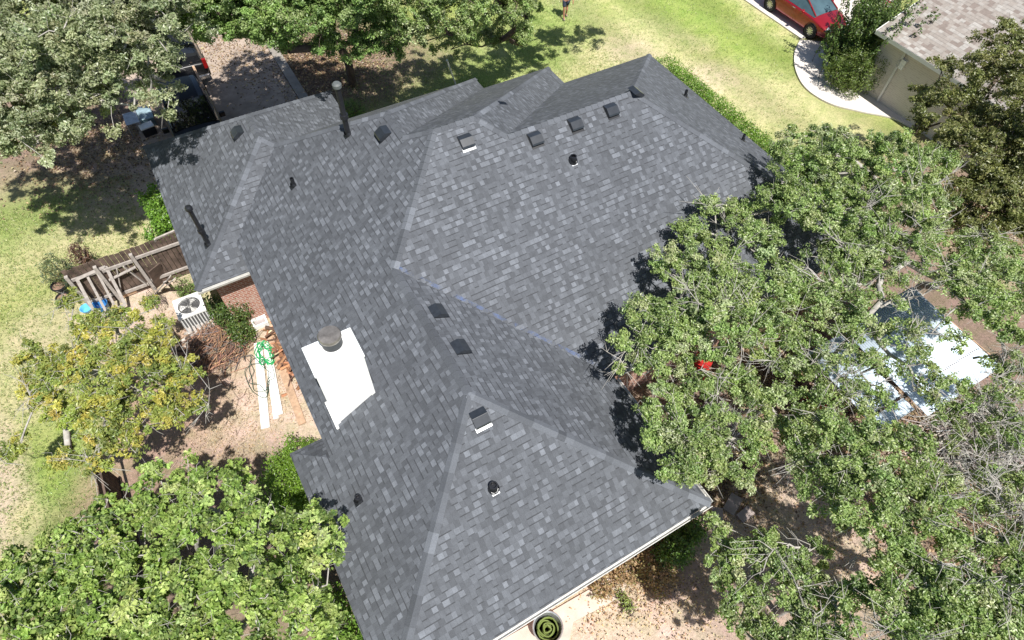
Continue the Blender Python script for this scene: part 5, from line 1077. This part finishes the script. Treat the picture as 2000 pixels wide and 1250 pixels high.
def person():
    f = pt(1103, 34); root = thing("person", (f.x, f.y, 0), "person in a blue shirt and dark shorts walking on the front lawn", "person", None, math.radians(165))
    def skin(name, pts_, edges, mat, lvl=2, par=root, rootv=0):
        me = bpy.data.meshes.new(name); me.from_pydata([p[:3] for p in pts_], edges, []); o = link(name, me, mat, par); md = o.modifiers.new("skin", 'SKIN'); md.use_smooth_shade = True
        for i, p in enumerate(pts_): sv = me.skin_vertices[0].data[i]; sv.radius = (p[3], p[4] if len(p) > 4 else p[3]); sv.use_root = (i == rootv)
        s = o.modifiers.new("sub", 'SUBSURF'); s.levels = lvl; s.render_levels = lvl; return o
    sk = plain("skin", (.36, .17, .11), .5, 0, .08, 5)
    # local: x right, y forward, z up
    P_ = [(0, 0, .95, .13, .10), (0, .0, 1.12, .13, .09), (0, -.01, 1.32, .16, .10), (0, 0, 1.45, .07, .06), (0, .02, 1.53, .05, .05), (0, .03, 1.60, .075, .085), (0, .035, 1.68, .082, .098), (0, .02, 1.75, .06, .07)]; E_ = [(i, i + 1) for i in range(7)]
    for s in (-1, 1):
        n = len(P_); fw = .22 * s; P_ += [(s * .10, 0, .88, .095), (s * .105, fw * .5, .5, .06), (s * .11, fw * .4 + .02, .34, .055), (s * .11, fw * .75, .09, .036), (s * .115, fw * .75 + .14, .045, .04, .03)]; E_ += [(0, n), (n, n + 1), (n + 1, n + 2), (n + 2, n + 3), (n + 3, n + 4)]
        n = len(P_); P_ += [(s * .18, -.01, 1.41, .055), (s * .25, -.03 - .1 * s, 1.15, .042), (s * .26, .08 - .14 * s, .93, .03), (s * .26, .11 - .15 * s, .86, .04, .018)]; E_ += [(3, n), (n, n + 1), (n + 1, n + 2), (n + 2, n + 3)]
        for k in range(4): P_ += [(s * .26 + .0, .075 - .15 * s + k * .022, .80 - .012 * (k in (1, 2)), .0085), (s * .252, .08 - .15 * s + k * .022, .765 - .01 * (k in (1, 2)), .008)]; m_ = len(P_); E_ += [(n + 3, m_ - 2), (m_ - 2, m_ - 1)]
        P_ += [(s * .235, .14 - .15 * s, .83, .010), (s * .225, .155 - .15 * s, .80, .009)]; m_ = len(P_); E_ += [(n + 3, m_ - 2), (m_ - 2, m_ - 1)]
    skin("body", P_, E_, sk)
    skin("hair", [(0, -.01, 1.73, .092, .10), (0, -.05, 1.66, .07, .06)], [(0, 1)], plain("dark_hair", (.03, .02, .015), .6))
    S_ = [(0, 0, .96, .155, .12), (0, 0, 1.12, .15, .11), (0, -.01, 1.3, .18, .12), (0, 0, 1.42, .11, .08)]; E2 = [(0, 1), (1, 2), (2, 3)]
    for s in (-1, 1): n = len(S_); S_ += [(s * .18, -.01, 1.40, .078), (s * .225, -.02 - .05 * s, 1.25, .066)]; E2 += [(3, n), (n, n + 1)]
    skin("shirt", S_, E2, plain("blue_shirt", (.02, .10, .45), .8))
    S_ = [(0, 0, .95, .15, .125)]; E2 = []
    for s in (-1, 1): n = len(S_); fw = .22 * s; S_ += [(s * .10, fw * .08, .82, .115), (s * .107, fw * .42, .56, .095)]; E2 += [(0, n), (n, n + 1)]
    skin("shorts", S_, E2, plain("dark_shorts", (.03, .04, .07), .85))
    for s in (-1, 1): fw = .22 * s; skin("shoe", [(s * .11, fw * .75 - .05, .06, .05, .045), (s * .115, fw * .75 + .08, .05, .05, .04), (s * .118, fw * .75 + .17, .04, .042, .03)], [(0, 1), (1, 2)], plain("shoe_brown", (.25, .2, .18), .7), 1)
    for s in (-1, 1): mb = MB(); mb.lathe([(.011 * math.sin(q), .011 * math.cos(q)) for q in np.linspace(0, math.pi, 6)], (s * .032, .118, 1.675), 8); mb.build("eye", M['dark'], root)
    mb = MB(); mb.bar((0, .125, 1.68), (0, .145, 1.635), .025, .02); mb.build("nose", sk, root, bevel=.006)
    for s in (-1, 1): mb = MB(); mb.box((s * .085, .02, 1.66), (.02, .035, .06)); mb.build("ear", sk, root, bevel=.008)
    mb = MB(); mb.box((0, .128, 1.605), (.045, .01, .012)); mb.build("mouth", plain("lips", (.3, .08, .07), .5), root, bevel=.003)
person()
